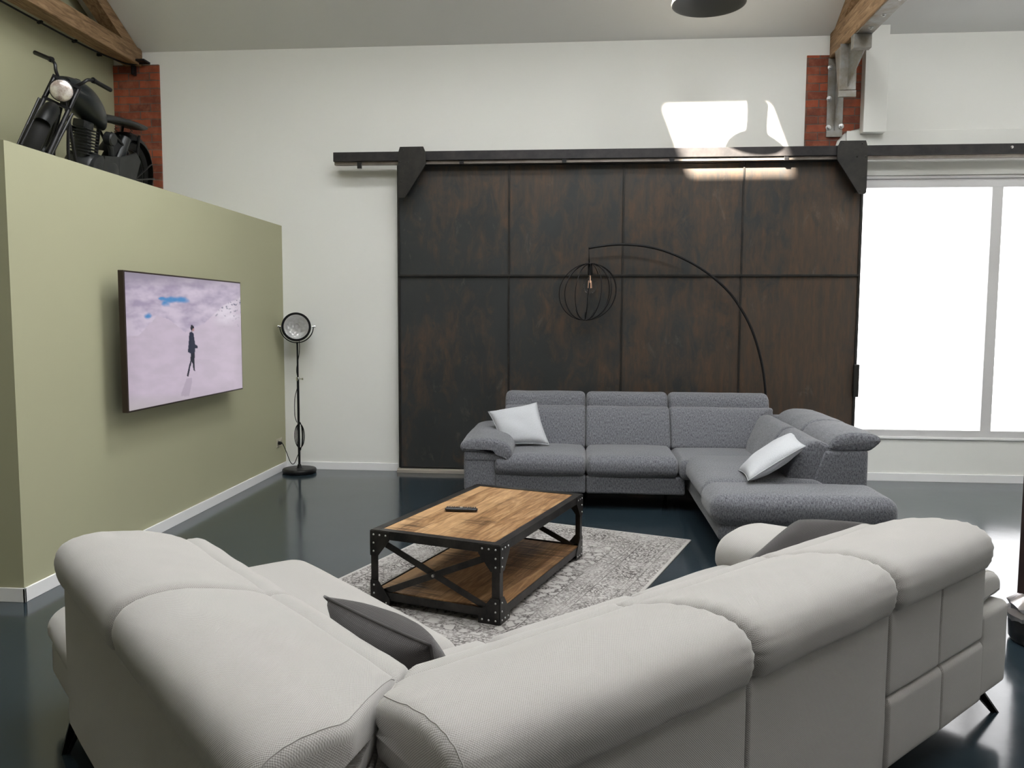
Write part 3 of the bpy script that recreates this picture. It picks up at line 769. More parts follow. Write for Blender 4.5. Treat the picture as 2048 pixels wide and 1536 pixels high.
HEAD = [(-.028, .735), (-.032, .78), (-.012, .825), (.035, .852), (.11, .861), (.20, .853), (.30, .830), (.39, .798), (.435, .768), (.42, .725), (.30, .695), (.15, .688), (.03, .688), (-.015, .70)]
HEAD_FLAT = [(-.06, .735), (-.085, .77), (-.06, .81), (.03, .828), (.13, .828), (.21, .808), (.262, .765), (.285, .712), (.25, .69), (.12, .69), (0, .695)]
HEAD_UP = [(.02, .70), (.01, .80), (.04, .905), (.10, .935), (.18, .93), (.235, .90), (.26, .86), (.275, .80), (.27, .74), (.20, .70), (.1, .69)]
BACK = [(.20, .42), (.17, .55), (.18, .66), (.26, .70), (.36, .745), (.44, .775), (.50, .762), (.55, .71), (.59, .62), (.625, .52), (.635, .44), (.55, .40), (.35, .39)]
BACK_FLAT = [(.17, .42), (.13, .55), (.15, .66), (.22, .70), (.30, .745), (.36, .765), (.43, .745), (.49, .67), (.54, .58), (.575, .50), (.58, .44), (.5, .40), (.3, .39)]
BACK_UP = [(.20, .42), (.12, .60), (.14, .74), (.20, .79), (.28, .812), (.36, .795), (.42, .73), (.48, .62), (.52, .52), (.535, .45), (.45, .40), (.3, .39)]
def sofa(name, label, cat, loc, rz, fab, style):
    """corner sofa in its own frame: long wing along +x (arm at its end), short wing along +y (open end)"""
    S = thing(name, label, cat, loc, rz)
    light = style == 'light'
    pu = lambda s, t, z: Vector((s, t, z)); pv = lambda s, t, z: Vector((t, s, z))
    head_u, head_v = (HEAD, HEAD) if light else (HEAD_UP, HEAD_FLAT)
    back_u, back_v = (BACK, BACK) if light else (BACK_UP, BACK_FLAT)
    um = [0., 1.245, 2.037, 2.82]; ve = 2.05; vend = 2.60
    sz_ = .45 if light else .465
    # plinth panels
    def part(nm, bm, lb=None): return obj(nm, bm, fab, S, world=False, label=lb, smooth=True)
    for a, b in ((1.19, 2.034), (2.040, 2.825)):
        bm = B(); soft_box(bm, a, b, .16, 1.15, .14, .30, (.02, .02, .02), m=(6, 4, 2), wob=.002); part('base_panel', bm)
    bm = B(); soft_box(bm, .035, 1.15, .16, 2.575, .145, .30, (.03, .03, .03), m=(4, 8, 2), wob=.002); part('base_panel', bm)
    # rear panels
    zt = .70 if light else .72
    for i, (a, b) in enumerate(((0, 1.243), (1.247, 2.034), (2.040, 2.82))):
        bm = B()
        if i == 2:
            soft_box(bm, a, b-.39, 0, .19, .40, zt, (.014, .018, .02), m=(5, 2, 4), wob=.002, bulge=.0); soft_box(bm, b-.392, b, 0, .19, .40, zt, (.014, .018, .02), m=(5, 2, 4), wob=.002)
            rp = part('back_panel', bm)
            bm = B(); soft_box(bm, a, b-.37, -.006, .19, .145, .398, (.014, .022, .03), m=(5, 2, 4), wob=.002); soft_box(bm, b-.372, b+.0, -.006, .19, .145, .398, (.014, .022, .03), m=(5, 2, 4), wob=.002); part('lower_back_panel', bm)
        else:
            soft_box(bm, a, b, 0, .19, .145, zt, (.014, .018, .02), m=(6, 2, 6), wob=.003, bulge=.0); part('back_panel', bm)
    bm = B(); soft_box(bm, 0, .19, .15, ve, .145, zt if light else .70, (.018, .02, .02), m=(2, 10, 6), wob=.003)
    part('back_panel', bm)
    # end cheek of the short wing: shaped to the slope of the back
    if not light:
        bm = B(); soft_box(bm, .0, .45, ve-.16, ve+.01, .20, .70, (.03, .03, .04), m=(6, 2, 6), wob=.002, fn=lambda p: Vector((p.x if p.x < .2 else .2+(p.x-.2)*(1.15-.95*max(0, p.z-.2)/.5*.75), p.y, p.z)))
        part('side_panel', bm)
    # seats
    f0 = .42
    for a, b in ((1.25, 2.034), (2.040, 2.84)):
        bm = B(); soft_box(bm, a, b, f0, 1.19, .28, sz_, (.045, .10, .075), crown=.022, m=(10, 10, 3), bulge=.006, seed=a); part('seat', bm)
    if light:
        bm = B(); soft_box(bm, .45, 1.243, f0, 1.185, .28, sz_, (.05, .06, .07), crown=.02, m=(10, 10, 3), seed=3); part('seat', bm)
        def ch(p):
            # rounded outer corner of the chaise
            return p
        bm = B(); soft_box(bm, .02, 1.19, 1.19, vend, .27, sz_, (.12, .10, .085), crown=.02, m=(12, 16, 3), bulge=.012, seed=5); part('chaise', bm)
    else:
        bm = B(); soft_box(bm, .40, 1.243, f0, 1.22, .28, sz_-.01, (.05, .06, .06), crown=.012, m=(10, 10, 3), seed=3); part('seat', bm)
        bm = B(); soft_box(bm, .30, 1.19, 1.0, 2.17, .28, sz_+.012, (.11, .10, .08), crown=.022, m=(12, 12, 3), bulge=.01, seed=5); part('seat', bm)
        bm = B(); soft_box(bm, -.02, 1.20, 2.09, vend+.02, .25, sz_+.0, (.10, .085, .085), crown=.014, m=(14, 8, 3), bulge=.012, seed=8); part('chaise', bm)
    # back cushions and headrests, long wing
    cu = [(lambda t: max(.27, t+.0)), 1.243, 1.249, 2.034, 2.040, 2.815]
    hu = [(lambda t: max(.275, t+.004)), 1.241, 1.251, 2.031, 2.043, 2.822]
    for i in range(3):
        bm = B(); bolster(bm, back_u, cu[2*i], cu[2*i+1], pu, r=.03, seed=i+1., seam=False, crease=.0035 if light else .001, wob=.004); part('back_cushion', bm)
        bm = B(); bolster(bm, head_u, hu[2*i] if (light or i) else .30, hu[2*i+1], pu, r=.04 if light else .05, seed=i+4., crease=.0030 if light else 0, wob=.004, seam=(1 if i == 0 and light else 0)); part('headrest', bm)
    vs = [(lambda t: max(.17, t+.004)), 1.215, 1.222, ve]
    if not light: vs = [(lambda t: max(.42, t+.004)), 1.30, 1.307, ve+.01]
    for i in range(2):
        bm = B(); bolster(bm, back_v, vs[2*i], min(vs[2*i+1], ve-.005) if i else vs[1], pv, r=.03, seed=i+11., seam=False, crease=.0015 if light else .001, wob=.005); part('back_cushion', bm)
        bm = B(); bolster(bm, head_v, vs[2*i], vs[2*i+1], pv, r=.04, seed=i+15., crease=.001, wob=.004, seam=(1 if i == 0 and light else 2 if not light and i else 0)); part('headrest', bm)
    # arm
    bm = B()
    soft_box(bm, 2.825, 3.10, .005, 1.165, .145, .50, (.025, .03, .03), m=(3, 8, 5), wob=.002); soft_box(bm, 2.73, 3.098, .60, 1.172, .40, .50, (.03, .03, .035), m=(4, 6, 2), wob=.002)
    arm = part('armrest', bm)
    pad = [(3.125, .52), (3.13, .56), (3.10, .60), (3.00, .625), (2.87, .625), (2.75, .60), (2.69, .55), (2.68, .48), (2.71, .435), (2.75, .43), (2.765, .47), (2.79, .495), (2.86, .503), (3.0, .503), (3.10, .505)]
    bm = B(); bolster(bm, pad, .045, 1.185, lambda s, t, z: Vector((t, s, z-(.02*max(0, (s-.8)/.38)))), r=.045, seed=21., wob=.003)
    obj('arm_pad', bm, fab, S, world=False, smooth=True)
    # legs
    for (x_, y_, dx, dy) in ((3.0, .12, .105, -.08), (2.95, 1.02, .1, .07), (2.04, .08, .03, -.035), (1.30, .60, .0, .0), (.05, 2.08, -.05, .05), (1.02, 2.45, .08, .08), (.12, .12, -.05, -.05)):
        bm = B(); a_ = Vector((x_, y_, .15)); b_ = Vector((x_+dx, y_+dy, 0))
        pr = [(a_.x-.035, a_.y, .16), (a_.x+.035, a_.y, .16), (b_.x+.014, b_.y, .0), (b_.x-.014, b_.y, .0)]
        prism(bm, pr, (0, .012, 0)); prism(bm, [(a_.x, a_.y-.03, .16), (a_.x, a_.y+.03, .16), (b_.x, b_.y+.012, .0), (b_.x, b_.y-.012, 0)], (.012, 0, 0))
        obj('leg', bm, M_LEGM, S, world=False)
    return S
A_L = math.radians(44.2)
sofa('corner_sofa', 'off-white woven corner sofa seen from behind, nearest the camera', 'sofa', (-.436, 1.237, 0), A_L, M_LIGHT, 'light')
sofa('corner_sofa', 'grey melange corner sofa in front of the dark steel door', 'sofa', (2.10, 8.03, 0), PI, M_GREY, 'grey')

# ------------------------------------------------------------------ cushions
def cushion(name, label, corners, thick, fab, bend=0., pipe=True, seed=0., group=None, sagc=.0):
    """square pillow from its four seam corners (in order); thickness along the plane normal"""
    c = [Vector(p) for p in corners]; cen = sum(c, Vector())/4
    T = thing(name, label, 'cushion', cen, group=group)
    nrm = ((c[1]-c[0]).cross(c[3]-c[0])).normalized(); n = 22
    bm = B(); uvl = uv_of(bm); g = {}
    for side in (1, -1):
        for i in range(n+1):
            for j in range(n+1):
                a, b = i/n, j/n; x, y = 2*a-1, 2*b-1
                # edges curve inward between the corners
                pin = .07
                xx = x*(1-pin*(1-y*y)); yy = y*(1-pin*(1-x*x)); aa, bb = (xx+1)/2, (yy+1)/2
                p = c[0]*(1-aa)*(1-bb)+c[1]*aa*(1-bb)+c[2]*aa*bb+c[3]*(1-aa)*bb
                t = (max(0, 1-x**2)**.45)*(max(0, 1-y**2)**.45)
                if i in (0, n) or j in (0, n):
                    if side == -1: g[(side, i, j)] = g[(1, i, j)]; continue
                w_ = thick/2*t*(1+.14*nz((x*1.4, y*1.4, side), 1, seed))
                p = p + nrm*side*w_ + nrm*bend*(x*x*.5+y*y*.5) + Vector((0, 0, -sagc*t))
                p += nrm*.006*side*t*math.sin((x*2.2+y*5)*2+seed)*(abs(x*y))
                g[(side, i, j)] = bm.verts.new(p)
    sx_ = (c[1]-c[0]).length; sy_ = (c[3]-c[0]).length
    for side in (1, -1):
        for i in range(n):
            for j in range(n):
                ks = [(i, j), (i+1, j), (i+1, j+1), (i, j+1)]
                if side == -1: ks = ks[::-1]
                f = bm.faces.new([g[(side, *k_)] for k_ in ks]); f.smooth = True
                for l_, k_ in zip(f.loops, ks): l_[uvl].uv = (k_[0]/n*sx_, k_[1]/n*sy_)
    ring = [g[(1, i, 0)].co.copy() for i in range(n)]+[g[(1, n, j)].co.copy() for j in range(n)]+[g[(1, n-i, n)].co.copy() for i in range(n)]+[g[(1, 0, n-j)].co.copy() for j in range(n)]
    obj('cushion_cover', bm, fab, T, smooth=True)
    if pipe:
        bm = B(); tube(bm, ring, .005 if fab is M_CDARK else .0035, 6, closed=True); obj('piping', bm, fab, T, smooth=True)
    return T
def SL(u, v, z):   # a point of the light sofa's frame in the world
    e = Vector((math.cos(A_L), math.sin(A_L), 0)); f = Vector((-math.sin(A_L), math.cos(A_L), 0))
    return Vector((-.436, 1.237, 0))+e*u+f*v+Vector((0, 0, z))
cushion('throw_cushion', 'pale cushion leaning by the left arm of the grey sofa', [(-.70, 7.22, .50), (-.27, 7.24, .505), (-.40, 7.49, .862), (-.855, 7.47, .77)], .17, M_CWHITE, seed=1)
cushion('throw_cushion', 'pale cushion tipped against the short wing of the grey sofa', [(1.215, 6.19, .50), (1.20, 5.76, .505), (1.60, 5.80, .755), (1.70, 6.52, .75)], .165, M_CWHITE, seed=2)
cushion('throw_cushion', 'charcoal cushion standing in the corner of the off-white sofa', [SL(.80, .72, .46), SL(.83, 1.22, .46), SL(.655, 1.28, .70), SL(.69, .68, .715)], .21, M_CDARK, seed=3)
cushion('throw_cushion', 'charcoal cushion beside the right arm of the off-white sofa', [SL(2.43, .92, .48), SL(2.48, .50, .48), SL(2.86, .42, .765), SL(2.79, .785, .725)], .22, M_CDARK, seed=4)
cushion('throw_cushion', 'dark green cushion at the open end of the off-white sofa', [SL(.03, 2.13, .47), SL(.42, 2.13, .47), SL(.42, 2.11, .68), SL(.03, 2.11, .68)], .09, M_CGREEN, seed=5)

# ------------------------------------------------------------------ rug
RA = Vector((.842, 5.965, 0)); rdir = Vector((-1.082, .405, 0)).normalized(); rper = Vector((-rdir.y, rdir.x, 0))
if rper.y > 0: rper = -rper
def rug():
    L, Wd = 1.80, 2.75
    cx = RA+rdir*L/2+rper*Wd/2
    ang = math.atan2(rper.y, rper.x)
    m = mat('distressed oriental rug pile', (.4, .39, .38), .95, spec=.1); n = N(m)
    tc = n.n('ShaderNodeTexCoord'); sp = n.n('ShaderNodeSeparateXYZ'); n.l(tc.outputs['Object'], sp.inputs[0])
    v = tc.outputs['Object']
    ax = n.math('ABSOLUTE', sp.outputs[0]); ay = n.math('ABSOLUTE', sp.outputs[1])
    d = n.math('MINIMUM', n.math('SUBTRACT', Wd/2, ax), n.math('SUBTRACT', L/2, ay))
    def line(c_, w_): return n.math('LESS_THAN', n.math('ABSOLUTE', n.math('SUBTRACT', d, c_)), w_)
    sym = n.n('ShaderNodeCombineXYZ'); n.l(ax, sym.inputs[0]); n.l(ay, sym.inputs[1])
    lines = None
    for c_, w_ in ((.10, .003), (.135, .0025), (.30, .004), (.33, .0025), (.355, .0025), (.45, .003)):
        x_ = line(c_, w_); lines = x_ if lines is None else n.math('MAXIMUM', lines, x_)
    def vor(scale, th, th2):
        vo = n.n('ShaderNodeTexVoronoi', feature='DISTANCE_TO_EDGE'); vo.inputs['Scale'].default_value = scale
        ad = n.n('ShaderNodeVectorMath', operation='MULTIPLY_ADD'); nt = n.n('ShaderNodeTexNoise'); nt.inputs['Scale'].default_value = 14; nt.inputs['Detail'].default_value = 3
        n.l(sym.outputs[0], nt.inputs[0]); n.l(nt.outputs['Color'], ad.inputs[0]); ad.inputs[1].default_value = (.10, .10, 0); n.l(sym.outputs[0], ad.inputs[2])
        n.l(ad.outputs[0], vo.inputs['Vector']); return n.ramp(vo.outputs['Distance'], [(th, (1, 1, 1)), (th2, (0, 0, 0))])
    p1 = vor(15, .08, .15); p2 = vor(34, .12, .22)
    inb = n.math('GREATER_THAN', d, .45); mid = n.math('MULTIPLY', n.math('GREATER_THAN', d, .135), n.math('LESS_THAN', d, .30))
    pat = n.math('MAXIMUM', n.math('MULTIPLY', p1, inb), n.math('MULTIPLY', p2, mid))
    pat = n.math('MAXIMUM', pat, n.math('MULTIPLY', p2, n.math('MULTIPLY', .8, n.math('SUBTRACT', 1, inb))))
    wear = n.ramp(n.noise(v, 3.0, 5, .65), [(.34, (.35, .35, .35)), (.55, (1, 1, 1))])
    spk = n.ramp(n.noise(v, 75, 3, .7), [(.40, (.15, .15, .15)), (.55, (1, 1, 1))])
    pat = n.math('MULTIPLY', n.math('MULTIPLY', pat, wear), spk)
    pat = n.math('MAXIMUM', pat, n.math('MULTIPLY', n.math('MULTIPLY', lines, wear), .8))
    edge = n.math('GREATER_THAN', d, .022); pat = n.math('MULTIPLY', pat, edge)
    base = n.mix(n.noise(v, 2.5, 4), (.36, .34, .325), (.50, .48, .46))
    base = n.mix(n.math('MULTIPLY', n.noise(v, 220, 2), .35), base, (.2, .19, .185))
    n.color(n.mix(n.math('MULTIPLY', pat, .92), base, (.028, .022, .022)))
    n.bump(n.noise(v, 400, 2), .5, .004)
    bm = B(); box(bm, -Wd/2, Wd/2, -L/2, L/2, 0, .009, .002)
    o = obj('rug', bm, m); o.location = (cx.x, cx.y, .001); o.rotation_euler = (0, 0, ang)
    tag(o, 'faded grey oriental rug under the coffee table', 'rug')
rug()

# ------------------------------------------------------------------ coffee table
TA = math.radians(71.5); TC = Vector((-.575, 4.944, .010)); TL, TW, TH = 1.385, .805, .437
ct = thing('coffee_table', 'industrial coffee table of mango wood in a riveted black iron frame', 'coffee table', TC, TA)
hl, hw = TL/2, TW/2
def L_(nm, bm, m, **k): return obj(nm, bm, m, ct, world=False, **k)
bm = B(); box(bm, -hl+.045, hl-.045, -hw+.045, hw-.045, TH-.035, TH-.004, .002); L_('table_top', bm, M_MANGO, label='rough sawn wooden top')
bm = B()
for s in (-1, 1):
    box(bm, -hl, hl, min(s*hw, s*(hw-.05)), max(s*hw, s*(hw-.05)), TH-.006, TH, .0015); box(bm, -hl, hl, min(s*hw, s*(hw-.006)), max(s*hw, s*(hw-.006)), TH-.05, TH-.001, .0015)
    box(bm, min(s*hl, s*(hl-.05)), max(s*hl, s*(hl-.05)), -hw+.05, hw-.05, TH-.0062, TH-.0002, .0015); box(bm, min(s*hl, s*(hl-.006)), max(s*hl, s*(hl-.006)), -hw, hw, TH-.05, TH-.001, .0015)
L_('top_frame', bm, M_IRON)
bm = B(); box(bm, -hl+.03, hl-.03, -hw+.012, hw-.012, .055, .078, .002); L_('lower_shelf', bm, M_MANGO, label='wooden lower shelf')
bm = B()
for s in (-1, 1):
    box(bm, -hl, hl, min(s*hw, s*(hw-.006)), max(s*hw, s*(hw-.006)), .035, .082, .0015); box(bm, min(s*hl, s*(hl-.006)), max(s*hl, s*(hl-.006)), -hw, hw, .035, .082, .0015)
    box(bm, min(s*hl, s*(hl-.05)), max(s*hl, s*(hl-.05)), -hw+.006, hw-.006, .036, .042, .001)
L_('shelf_frame', bm, M_IRON)
for a in (-1, 1):
    for b in (-1, 1):
        bm = B()
        X0, X1 = sorted((a*hl, a*(hl-.045))); Y0, Y1 = sorted((b*hw, b*(hw-.045)))
        x0, x1 = sorted((a*(hl+.001), a*(hl-.006))); y0, y1 = sorted((b*(hw+.001), b*(hw-.006)))
        box(bm, X0, X1, y0, y1, 0, TH-.006, .001); box(bm, x0, x1, Y0, Y1, 0, TH-.006, .001)
        lg = L_('leg', bm, M_IRON)
        # gussets top and bottom on both faces
        for z0, sgn in ((TH-.004, -1), (0.0, 1)):
            gp = [(0, 0), (.125, 0), (.125, .05), (.05, .145), (0, .145)]
            bm = B()
            prism(bm, [(a*(hl+.001)-a*q, b*(hw+.002), z0+sgn*r_) for q, r_ in gp], (0, b*.004, 0)); prism(bm, [(a*(hl+.002), b*(hw+.001)-b*q, z0+sgn*r_) for q, r_ in gp], (a*.004, 0, 0))
            gs = obj('gusset_plate', bm, M_IRON, lg, world=False)
            for q, r_ in ((.022, .022), (.062, .022), (.102, .022), (.022, .118), (.022, .07)):
                for P_, ax_ in (((a*(hl+.001)-a*q, b*(hw+.006), z0+sgn*r_), (0, b, 0)), ((a*(hl+.006), b*(hw+.001)-b*q, z0+sgn*r_), (a, 0, 0))):
                    bm = B(); lathe(bm, [(.0058, 0), (.0048, .003), (0, .0045)], P_, ax_, n=10, capends=False)
                    obj('rivet', bm, M_RIVET, lg, world=False, smooth=True)
for a in (-1, 1):
    for b in (-1, 1):
        bm = B(); xx = a*(hl-.012-.008*(b > 0)); bar(bm, (xx, -b*(hw-.06), .07), (xx, b*(hw-.06), TH-.07), .036, .006, roll=PI/2)
        # the flat of the brace faces outwards
        L_('cross_brace', bm, M_IRON)
    bm = B(); lathe(bm, [(.009, -.03), (.009, .010), (.0, .014)], (a*(hl-.004), 0, TH/2), (a, 0, 0), n=12); L_('brace_bolt', bm, M_RIVET)
# remote control
rc = thing('remote_control', 'black television remote lying on the coffee table', 'remote control', (-.728, 4.90, TC.z+TH+.0005), math.radians(-2))
bm = B(); soft_box(bm, -.103, .103, -.023, .023, 0, .019, (.014, .014, .008), m=(6, 3, 2), wob=0, crown=.002); obj('remote_body', bm, M_BLACKG, rc, world=False, smooth=True)
M_KEY = mat('dark rubber keys', (.05, .05, .052), .5)
for i in range(13):
    for j in range(3):
        if i == 6: continue
        bm = B(); lathe(bm, [(.0042, .016), (.0042, .0225), (.003, .0235)], (-.09+i*.0148, -.012+j*.012, 0), n=8); obj('button', bm, M_KEY, rc, world=False)
bm = B(); lathe(bm, [(.010, .018), (.010, .0232), (.008, .024)], (-.0012, 0, 0), n=18); obj('navigation_key', bm, mat('silver key', (.6, .6, .6), .3, .7), rc, world=False, label='silver round key')

# ------------------------------------------------------------------ steel column at the right edge
cl = thing('steel_column', 'dark brown steel column standing in a black base at the right edge', 'column', (2.40, 4.22, 0))
bm = B(); box(bm, 2.285, 2.46, 4.13, 4.30, .16, 4.22, .004); obj('shaft', bm, M_COLUMN, cl)
bm = B(); lathe(bm, [(.15, 0), (.165, .02), (.17, .10), (.16, .15), (.13, .165)], (2.395, 4.22, 0), n=36); obj('base', bm, M_BLACKG, cl, smooth=True, angle=45)
bm = B(); lathe(bm, [(.172, .12), (.185, .15), (.165, .175), (.17, .20), (.14, .235), (.115, .25), (.10, .24)], (2.395, 4.22, 0), n=48, capends=False)
for v in bm.verts: v.co += Vector((nz(v.co, 17, 1), nz(v.co, 17, 4), nz(v.co, 22, 7)*1.1))*.022
obj('foil_wrap', bm, mat('crumpled grey foil', (.30, .28, .28), .3, .6), cl, smooth=True, angle=25, label='crumpled shiny wrap around the foot')

# ------------------------------------------------------------------ motorcycle on top of the green box
mo = thing('motorcycle', 'old black motorcycle with round headlamp parked on the green partition', 'motorcycle', (-4.45, 7.50, PZ)); mo.scale = (1.08, 1.08, 1.08)
LEAN = math.radians(11)
mo.rotation_euler = (Matrix.Rotation(-PI/2, 4, 'Z') @ Matrix.Rotation(-LEAN, 4, 'X')).to_euler()
# own frame: x forward, y to the machine's left, z up
def mp(nm, bm, m, par=mo, **k):
    k.setdefault('smooth', True); k.setdefault('angle', 40); return obj(nm, bm, m, par, world=False, **k)
WR = .335
def wheel(par, c, axis=(0, 1, 0)):
    bm = B(); lathe(bm, [(.255, -.045), (.28, -.055), (.31, -.052), (.33, -.03), (.336, 0), (.33, .03), (.31, .052), (.28, .055), (.255, .045), (.25, 0), (.255, -.045)], c, axis, n=48, capends=False); ty = mp('tyre', bm, M_RUBBER, par)
    bm = B(); lathe(bm, [(.248, -.035), (.258, -.035), (.258, .035), (.248, .035), (.24, 0), (.248, -.035)], c, axis, n=40, capends=False); mp('rim', bm, M_MOTO, par)
    bm = B(); lathe(bm, [(.03, -.06), (.045, -.05), (.03, -.04), (.03, .04), (.06, .045), (.06, .06), (.02, .065)], c, axis, n=20); mp('hub', bm, M_MOTO, par)
    bm = B(); q = Vector(axis).normalized().to_track_quat('Z', 'Y').to_matrix()
    for i in range(28):
        a = 2*PI*i/28; s = 1 if i % 2 else -1; da = .35*(1 if i % 4 < 2 else -1)
        p0 = Vector((.035*math.cos(a+da), .035*math.sin(a+da), s*.04)); p1 = Vector((.247*math.cos(a), .247*math.sin(a), 0))
        cyl(bm, Vector(c)+q@p0, Vector(c)+q@p1, .0018, 5)
    mp('spokes', bm, M_MOTO, par)
wheel(mo, (0, 0, WR))
# rear mudguard
def guard(R0, a0, a1, wd, c, q=None, n=26, lip=.03):
    bm = B(); rows = []
    for i in range(n+1):
        a = a0+(a1-a0)*i/n; row = []
        for j in range(9):
            u = -1+2*j/8; r_ = R0+.03*(1-u*u)-lip*(abs(u)**6)
            p = Vector((c[0]+r_*math.cos(a), c[1]+u*wd, c[2]+r_*math.sin(a))); row.append(bm.verts.new(p if q is None else q@p))
        rows.append(row)
    for i in range(n):
        for j in range(8): bm.faces.new((rows[i][j], rows[i][j+1], rows[i+1][j+1], rows[i+1][j]))
    bmesh.ops.solidify(bm, geom=bm.faces[:], thickness=.004)
    return bm
mp('rear_mudguard', guard(.365, math.radians(25), math.radians(182), .085, (0, 0, WR)), M_MOTO)
# frame tubes
bm = B()
for s in (-1, 1):
    tube(bm, catmull([(.93, 0, .80), (.88, s*.06, .55), (.80, s*.10, .30), (.66, s*.11, .17), (.45, s*.11, .13), (.2, s*.11, .18), (0, s*.10, WR)], 6), .014, 8)
    tube(bm, catmull([(.35, s*.05, .66), (.15, s*.09, .55), (0, s*.10, WR)], 6), .012, 8)
    tube(bm, [(0, s*.105, WR), (.02, s*.10, .72)], .012, 8); tube(bm, [(0, s*.105, WR), (-.26, s*.09, .52)], .007, 6); tube(bm, [(0, s*.105, WR), (-.34, s*.09, .40)], .007, 6)
tube(bm, [(.93, 0, .80), (.40, 0, .70)], .018, 8); tube(bm, [(.45, 0, .70), (.42, 0, .2)], .016, 8); tube(bm, [(.90, 0, .72), (.97, 0, .90)], .024, 10)
mp('frame', bm, M_BLACK)
# tank: teardrop
bm = B(); rows = []
for i in range(17):
    t = i/16; x_ = .97-.56*t
    w_ = .115*(math.sin(PI*min(1, t*1.25+.10)**.8*.98)**.6 if t*1.25+.1 < 1 else .02)+.02; w_ = .03+.105*math.sin(PI*(t*.86+.12))**.75
    zc = .865-.16*t**1.3; hh = .03+.10*math.sin(PI*(t*.84+.10))**.7; row = []
    for j in range(20):
        a = 2*PI*j/20; cx_, sz__ = math.cos(a), math.sin(a)
        row.append(bm.verts.new((x_, w_*math.copysign(abs(cx_)**.8, cx_), zc+hh*(sz__ if sz__ > 0 else sz__*.8))))
    rows.append(row)
for i in range(16):
    for j in range(20): bm.faces.new((rows[i][j], rows[i][(j+1) % 20], rows[i+1][(j+1) % 20], rows[i+1][j]))
bm.faces.new(rows[0]); bm.faces.new(rows[-1][::-1]); tk = mp('fuel_tank', bm, M_TANK, angle=60)
bm = B(); lathe(bm, [(.025, 0), (.028, .01), (.02, .02), (0, .022)], (.80, 0, .945), n=16); obj('filler_cap', bm, M_MOTO, tk, world=False, smooth=True)
# saddle: wide sprung disc
bm = B(); rows = []
for i in range(13):
    t = i/12; x_ = .50-.50*t; w_ = .05+.12*math.sin(PI*min(.62, t*.62+.02))**1.1; z_ = .745+.05*t+.012*math.sin(PI*t); row = []
    for j in range(16):
        a = 2*PI*j/16; row.append(bm.verts.new((x_+(.0), w_*math.cos(a), z_+.034*math.sin(a))))
    rows.append(row)
for i in range(12):
    for j in range(16): bm.faces.new((rows[i][j], rows[i][(j+1) % 16], rows[i+1][(j+1) % 16], rows[i+1][j]))
bm.faces.new(rows[0]); bm.faces.new(rows[-1][::-1]); sdl = mp('saddle', bm, M_MOTO, angle=50)
bm = B()
for s in (-1, 1):
    tube(bm, [(.10+.012*math.cos(k_*1.2), s*.07+.012*math.sin(k_*1.2), .62+k_*.0042) for k_ in range(32)], .003, 5)
cyl(bm, (.12, 0, .60), (.12, 0, .76), .012, 8); obj('saddle_spring', bm, M_MOTO, sdl, world=False, smooth=True)
# engine: cylinder with fins, crankcase, covers, gearbox
bm = B()
for k_ in range(9):
    z_ = .42+k_*.024; box(bm, .60-.075+.006*k_, .60+.075+.006*k_, -.085, .085, z_, z_+.008, .002)
cyl(bm, (.60, 0, .38), (.66, 0, .66), .062, 20); box(bm, .585, .72, -.05, .05, .62, .68, .01); mp('engine_cylinder', bm, M_MOTO)
bm = B(); lathe(bm, [(.0, -.11), (.11, -.11), (.125, -.09), (.125, .09), (.11, .11), (0, .11)], (.56, 0, .32), (0, 1, 0), n=32); box(bm, .34, .52, -.09, .09, .22, .44, .03); mp('crankcase', bm, M_MOTO)
bm = B()
for cx_, cz_, r_, y0 in ((.54, .33, .115, .112), (.40, .33, .10, .12), (.20, .38, .115, .10)):
    lathe(bm, [(0, y0+.035), (r_*.75, y0+.035), (r_*.95, y0+.022), (r_, y0), (r_, y0-.03)], (cx_, 0, cz_), (0, 1, 0), n=32)
prism(bm, [(.54, .118, .445), (.20, .118, .495), (.20, .118, .265), (.54, .118, .215)], (0, .03, 0)); mp('primary_cover', bm, M_MOTO)
bm = B(); prism(bm, [(.34, .13, .47), (.10, .13, .56), (.02, .13, .50), (.06, .13, .26), (.30, .13, .22)], (0, .02, 0), .004); mp('chain_guard', bm, M_MOTO)
bm = B(); lathe(bm, [(0, .135), (.045, .135), (.055, .125), (.055, .07), (.03, .06)], (.43, 0, .60), (0, 1, 0), n=24); mp('air_filter', bm, M_MOTO)
bm = B(); tube(bm, catmull([(.43, .09, .57), (.40, .10, .52), (.36, .09, .45)], 5), .022, 10); mp('carburettor', bm, M_MOTO)
bm = B(); cyl(bm, (.22, .05, .44), (.15, .05, .66), .055, 20); mp('oil_tank', bm, M_TANK)
# exhaust sweeping down and back
bm = B(); tube(bm, catmull([(.68, -.06, .60), (.80, -.08, .56), (.84, -.10, .40), (.76, -.12, .22), (.55, -.14, .13), (.2, -.15, .14), (-.25, -.16, .18)], 8), [.020]*33+[.03]*16, 12); mp('exhaust', bm, M_MOTO)
bm = B(); tube(bm, catmull([(.90, .05, .66), (.93, .08, .50), (.90, .10, .30), (.78, .12, .15), (.55, .13, .09), (.3, .13, .10)], 8), .012, 8); mp('crash_bar', bm, M_BLACK)
bm = B(); cyl(bm, (.42, .12, .14), (.46, .27, -.02), .010, 8); mp('side_stand', bm, M_BLACK)
bm = B(); box(bm, .36, .47, .12, .24, .145, .17, .006); box(bm, .36, .47, -.24, -.12, .145, .17, .006); mp('footboard', bm, M_RUBBER)
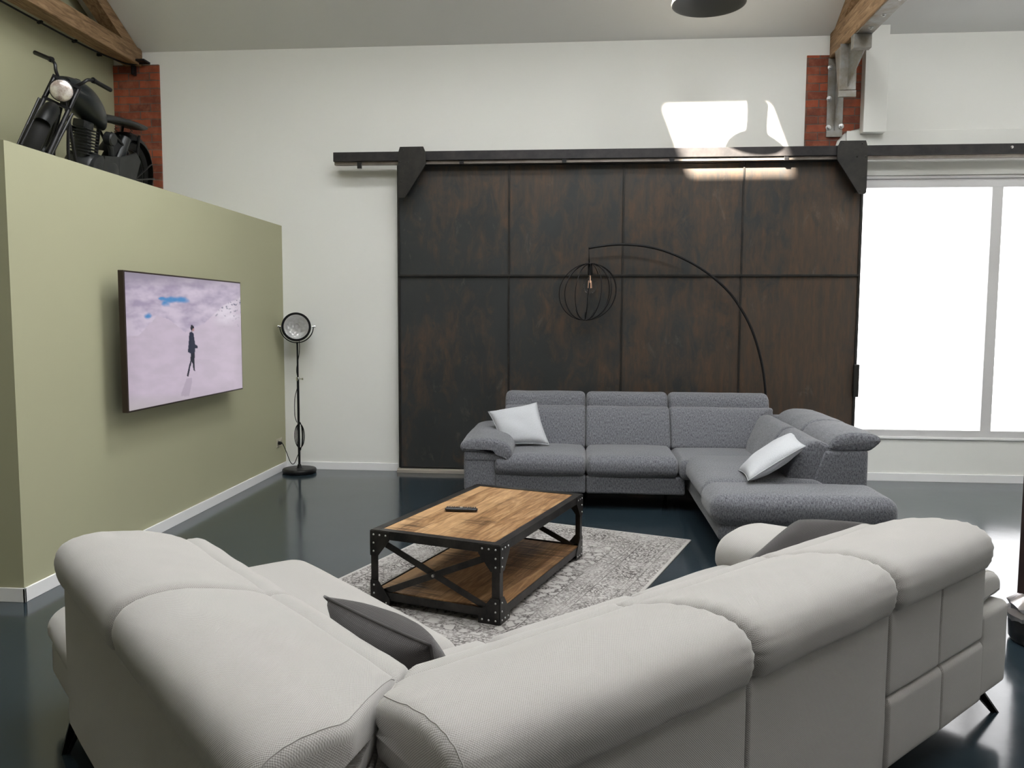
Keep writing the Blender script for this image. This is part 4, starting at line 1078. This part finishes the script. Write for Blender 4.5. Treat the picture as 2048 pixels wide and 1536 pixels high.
# steering assembly, turned towards the room
ST = Matrix.Translation((.95, 0, .80)) @ Matrix.Rotation(math.radians(35), 4, Vector((-.42, 0, 1)).normalized()) @ Matrix.Translation((-.95, 0, -.80))
def stp(p): return ST @ Vector(p)
fa = Vector((1.36, 0, WR))
bm = B()
for s in (-1, 1):
    cyl(bm, stp((1.02, s*.085, .90)), stp((1.28, s*.085, .45)), .017, 10); cyl(bm, stp((1.26, s*.085, .48)), stp((1.35, s*.085, WR-.01)), .024, 10)
    cyl(bm, stp((1.10, s*.115, .70)), stp((1.36, s*.105, WR-.02)), .010, 8)
for zz, xx in ((.90, 1.02), (.72, 1.12)):
    a_ = stp((xx, -.10, zz)); b_ = stp((xx, .10, zz)); bar(bm, a_, b_, .05, .02)
fk = mp('fork', bm, M_BLACK)
axv = (ST.to_3x3() @ Vector((0, 1, 0)))
wheel(fk, stp(fa), axv)
bm = guard(.345, math.radians(38), math.radians(160), .058, (fa.x, 0, fa.z), q=ST); mp('front_mudguard', bm, M_MOTO, fk)
bm = B(); hp = stp((1.165, 0, .82)); hdv = (ST.to_3x3() @ Vector((1, 0, -.06))).normalized()
lathe(bm, [(.02, -.13), (.05, -.12), (.072, -.07), (.08, 0), (.082, .012), (.077, .016)], hp, hdv, n=32, capends=False); hl_ = mp('headlamp', bm, M_BLACK, fk)
bm = B(); lathe(bm, [(.077, .012), (.066, .022), (.04, .032), (0, .037)], hp, hdv, n=32, capends=False)
M_HL = mat('weathered headlamp glass', (.78, .72, .68), .22, .35); nn = N(M_HL); nn.color(nn.mix(nn.ramp(nn.noise(nn.coord(), 14, 5, .7), [(.4, (0, 0, 0)), (.65, (1, 1, 1))]), (.82, .78, .74), (.42, .34, .30)))
obj('headlamp_glass', bm, M_HL, hl_, world=False, smooth=True, label='clouded pale lamp glass')
bm = B()
for s in (-1, 1):
    tube(bm, [stp(p) for p in catmull([(1.0, s*.04, .88), (1.02, s*.09, .94), (1.00, s*.115, .985), (.96, s*.15, 1.005)], 6)], .0125, 8)
    tube(bm, [stp((.965, s*.145, 1.006)), stp((.80, s*.275, 1.01))], .017, 10); tube(bm, [stp((.965, s*.145, 1.006)), stp((.948, s*.158, 1.006))], .022, 10)
mp('handlebar', bm, M_BLACK, fk)
